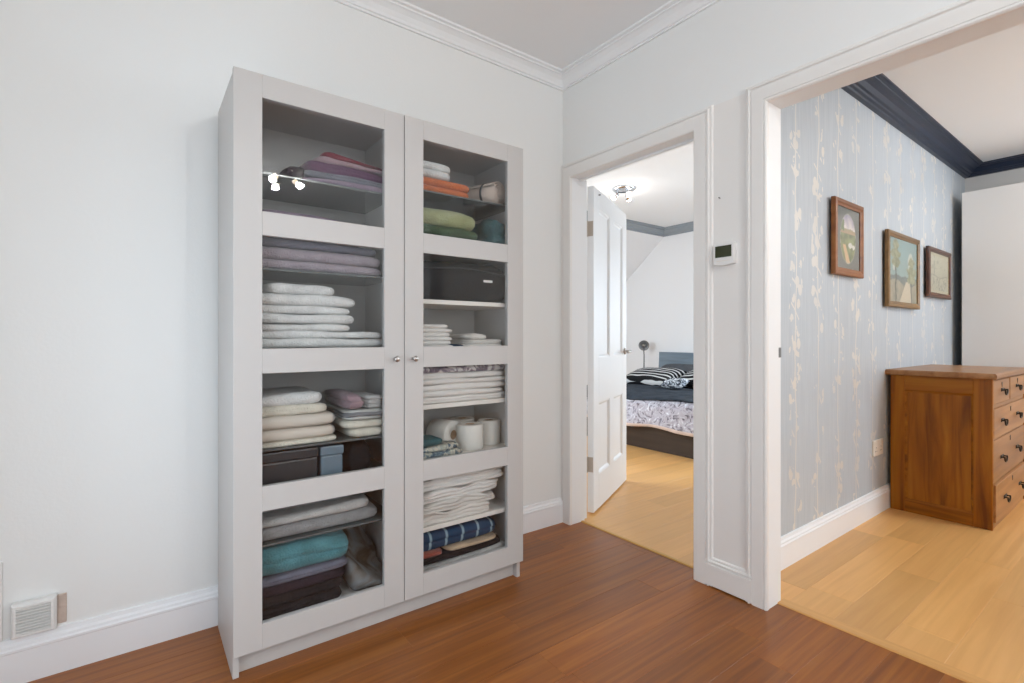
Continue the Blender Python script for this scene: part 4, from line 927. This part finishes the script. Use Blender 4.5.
def drape(name, mat, xa, xb, ya, yb, top, r, drop, noise_a, th, label, cat, foot=True, nx=70, ny=80, fr=6.0, wav=.012, skew=0.0, edge_mat=None, eb=0.0):
    """a cloth lying on the bed and folding over the foot and the sides"""
    ex0, ey0, ey1 = bx0 - .010 - eb, by0 - .012 - eb, by1 + .012 + eb
    def fold(a, lim, sgn):
        over = (lim - a) * sgn                       # >0 past the edge
        if over <= -r: return a, 0.0
        s = over + r; q = r * PI / 2
        if s < q: an = s / r; return lim - sgn * (-r + r * math.sin(an)) , r * (1 - math.cos(an))
        return lim - sgn * 0.0, r + (s - q)
    bm = BM(); V = []
    Lx = (xb - ex0 + drop) if foot else (xb - xa)
    for i in range(nx + 1):
        row = []
        for j in range(ny + 1):
            v = j / ny; Y = (ey0 - drop) + (ey1 - ey0 + 2 * drop) * v
            sk = skew * (v - .5)
            X = xb - Lx * i / nx + sk * (i / nx)
            px_, dx_ = fold(X, ex0, 1)
            py_, dy_ = (fold(Y, ey0, 1) if v < .5 else fold(Y, ey1, -1))
            dz = max(dx_, dy_) if min(dx_, dy_) > 0 else dx_ + dy_
            nn = noise.noise(Vector((X * fr, Y * fr, 3.1))) + .5 * noise.noise(Vector((X * fr * 2.3, Y * fr * 2.3, 7.7)))
            off = noise_a * nn
            flare = .05 * (dz / max(drop, .01)) ** 1.0
            xx = px_ - (flare + off + wav * math.sin(Y * 13) * dz / drop if dx_ > r * .5 else 0)
            yy = py_ + ((-1 if v < .5 else 1) * (flare + off + wav * math.sin(X * 12) * dz / drop) if dy_ > r * .5 else 0)
            zz_ = top - dz + (off if dz < r else 0) + (wav * .9 * math.sin(Y * 9 + 1) + wav * .6 * math.sin(X * 8)) * (dz / drop)
            row.append(bm.verts.new((xx, yy, zz_)))
        V.append(row)
    for i in range(nx):
        for j in range(ny): bm.faces.new((V[i][j], V[i+1][j], V[i+1][j+1], V[i][j+1]))
    o = finish(bm, name, [mat, edge_mat or mat], None, True); tag(o, label, cat)
    if edge_mat:
        for p in o.data.polygons:
            i = p.index // ny
            if i >= nx - 1: p.material_index = 1
    md = o.modifiers.new('thickness', 'SOLIDIFY'); md.thickness = th; md.offset = 1
    return o
drape('duvet', 'duvet_print', 0, 3.55, 0, 0, .470, .060, .232, .018, .012, 'grey and white printed duvet hanging over the bed foot', 'duvet', edge_mat='duvet_edge')
drape('bed_throw', 'throw', 1.89, 2.84, 0, 0, .492, .070, .20, .012, .010, 'dark slate throw lying across the duvet', 'throw', foot=False, nx=40, skew=-.16, fr=5, eb=.018)
def pillow(name, mat, c, w, d, h, rot, label):
    bm = BM(); n = 22
    for s in (1, -1):
        V = []
        for i in range(n + 1):
            row = []
            for j in range(n + 1):
                u, v = 2 * i / n - 1, 2 * j / n - 1
                k = (max(0, 1 - abs(u) ** 2.6) * max(0, 1 - abs(v) ** 2.6)) ** .45
                pin = 1 - .07 * (1 - abs(v) ** 2) * (abs(u) ** 4); pin2 = 1 - .07 * (1 - abs(u) ** 2) * (abs(v) ** 4)
                nn = noise.noise(Vector((u * 2.2, v * 2.2, c[1] * 9 + s))) * .012
                row.append(bm.verts.new((u * w / 2 * pin, v * d / 2 * pin2, s * (h / 2 * k + nn * k))))
            V.append(row)
        for i in range(n):
            for j in range(n): bm.faces.new((V[i][j], V[i+1][j], V[i+1][j+1], V[i][j+1]))
    bmesh.ops.remove_doubles(bm, verts=bm.verts, dist=1e-5)
    o = finish(bm, name, mat, None, True, c); o.rotation_euler = rot; return tag(o, label, 'pillow')
pillow('pillow', 'pillow_stripe', (3.10, 1.735, .585), .50, .68, .17, (0, math.radians(-14), math.radians(4)), 'black and white striped pillow nearer the bedside lamp')
pillow('pillow', 'pillow_stripe', (3.14, 1.02, .600), .50, .68, .17, (0, math.radians(-20), math.radians(-6)), 'black and white striped pillow farther from the bedside lamp')
pillow('pillow', 'pillow_grey', (3.50, 1.62, .600), .46, .78, .16, (0, math.radians(-24), 0), 'plain charcoal pillow leaning on the headboard')
pillow('pillow', 'pillow_floral', (2.770, 1.190, .560), .20, .26, .09, (0, math.radians(-16), math.radians(10)), 'small grey and white floral cushion between the striped pillows')
def reading_lamp():
    o = empty('floor_lamp', (3.62, 2.285, 0), 'slim grey floor lamp with a round head beside the bed', 'lamp')
    bm = BM(); lathe(bm, [(.11, 0), (.11, .012), (.10, .018), (.012, .022), (.0, .022)], 28); finish(bm, 'base', 'steel_dark', o)
    bm = BM(); tube(bm, [(0, 0, .02), (0, 0, .60), (.003, 0, .82), (-.004, 0, .90)], .008, 10); finish(bm, 'pole', 'steel_dark', o, True)
    # round head tipped towards the doorway
    bm = BM(); lathe(bm, [(.018, .030), (.045, .022), (.070, .0), (.072, -.014), (.070, -.014), (.043, .016), (.0, .022)], 28, 'Z'); sh = finish(bm, 'lamp_shade', 'lamp_grey', o, True, (0, 0, .955)); sh.rotation_euler = Vector((-.78, -.60, -.16)).to_track_quat('-Z', 'Y').to_euler()
    bm = BM(); lathe(bm, [(.0, -.022), (.020, -.012), (.026, .004), (.015, .018), (.0, .020)], 18, 'Z'); tag(finish(bm, 'light_bulb', 'nickel', sh, True), 'unlit silvered bulb')
    bm = BM(); tube(bm, [(-.004, 0, .895), (.010, .012, .925), (.016, .020, .945)], .010, 10); finish(bm, 'swivel', 'steel_dark', o, True)
reading_lamp()

# ------------------------------------------------------------------ ceiling spotlights (hall lamp hangs behind the camera and shows in the cabinet glass)
def spot_cluster(loc, label, power, aim0, n=3, r=.115):
    o = empty('ceiling_spotlight', loc, label, 'lamp', 'ceiling spotlights')
    bm = BM(); lathe(bm, [(.0, 0), (r, 0), (r + .004, -.006), (r, -.018), (r * .9, -.024), (.0, -.026)], 32); finish(bm, 'ceiling_plate', 'chrome', o, True)
    for k in range(n):
        an = aim0 + 2 * PI * k / n; cx, cy = math.cos(an) * r * .55, math.sin(an) * r * .55
        d = Vector((math.cos(an) * .75, math.sin(an) * .75, -.66)).normalized()
        p0 = Vector((cx, cy, -.024)); p1 = p0 + Vector((0, 0, -.035)); p2 = p1 + d * .055
        bm = BM(); tube(bm, [p0, p1], .007, 8); tube(bm, [p1 - d * .012, p1 + d * .012, p1 + d * .040], [.016, .022, .030], 16); h = finish(bm, 'spot_head', 'chrome', o, True)
        bm = BM(); bmesh.ops.create_uvsphere(bm, u_segments=16, v_segments=10, radius=.026, matrix=Matrix.Translation(p1 + d * .046)); tag(finish(bm, 'light_bulb', 'bulb', h, True), 'glowing warm bulb')
        ld = bpy.data.lights.new('bulb_light', 'POINT'); ld.energy = power / n; ld.color = WARM; ld.shadow_soft_size = .03
        lo = bpy.data.objects.new('bulb_light', ld); C.objects.link(lo); lo.location = Vector(loc) + p1 + d * .105
    return o
spot_cluster((-.93, -3.46, HZ), 'chrome three bulb spotlight on the hall ceiling', HALL_LAMP, .3)
spot_cluster((1.93, 1.19, BZ), 'chrome three bulb spotlight on the bedroom ceiling', BED_LAMP, .2)
spot_cluster((2.30, -2.75, RZ), 'chrome three bulb spotlight on the front room ceiling', ROOM_LAMP, 1.0)
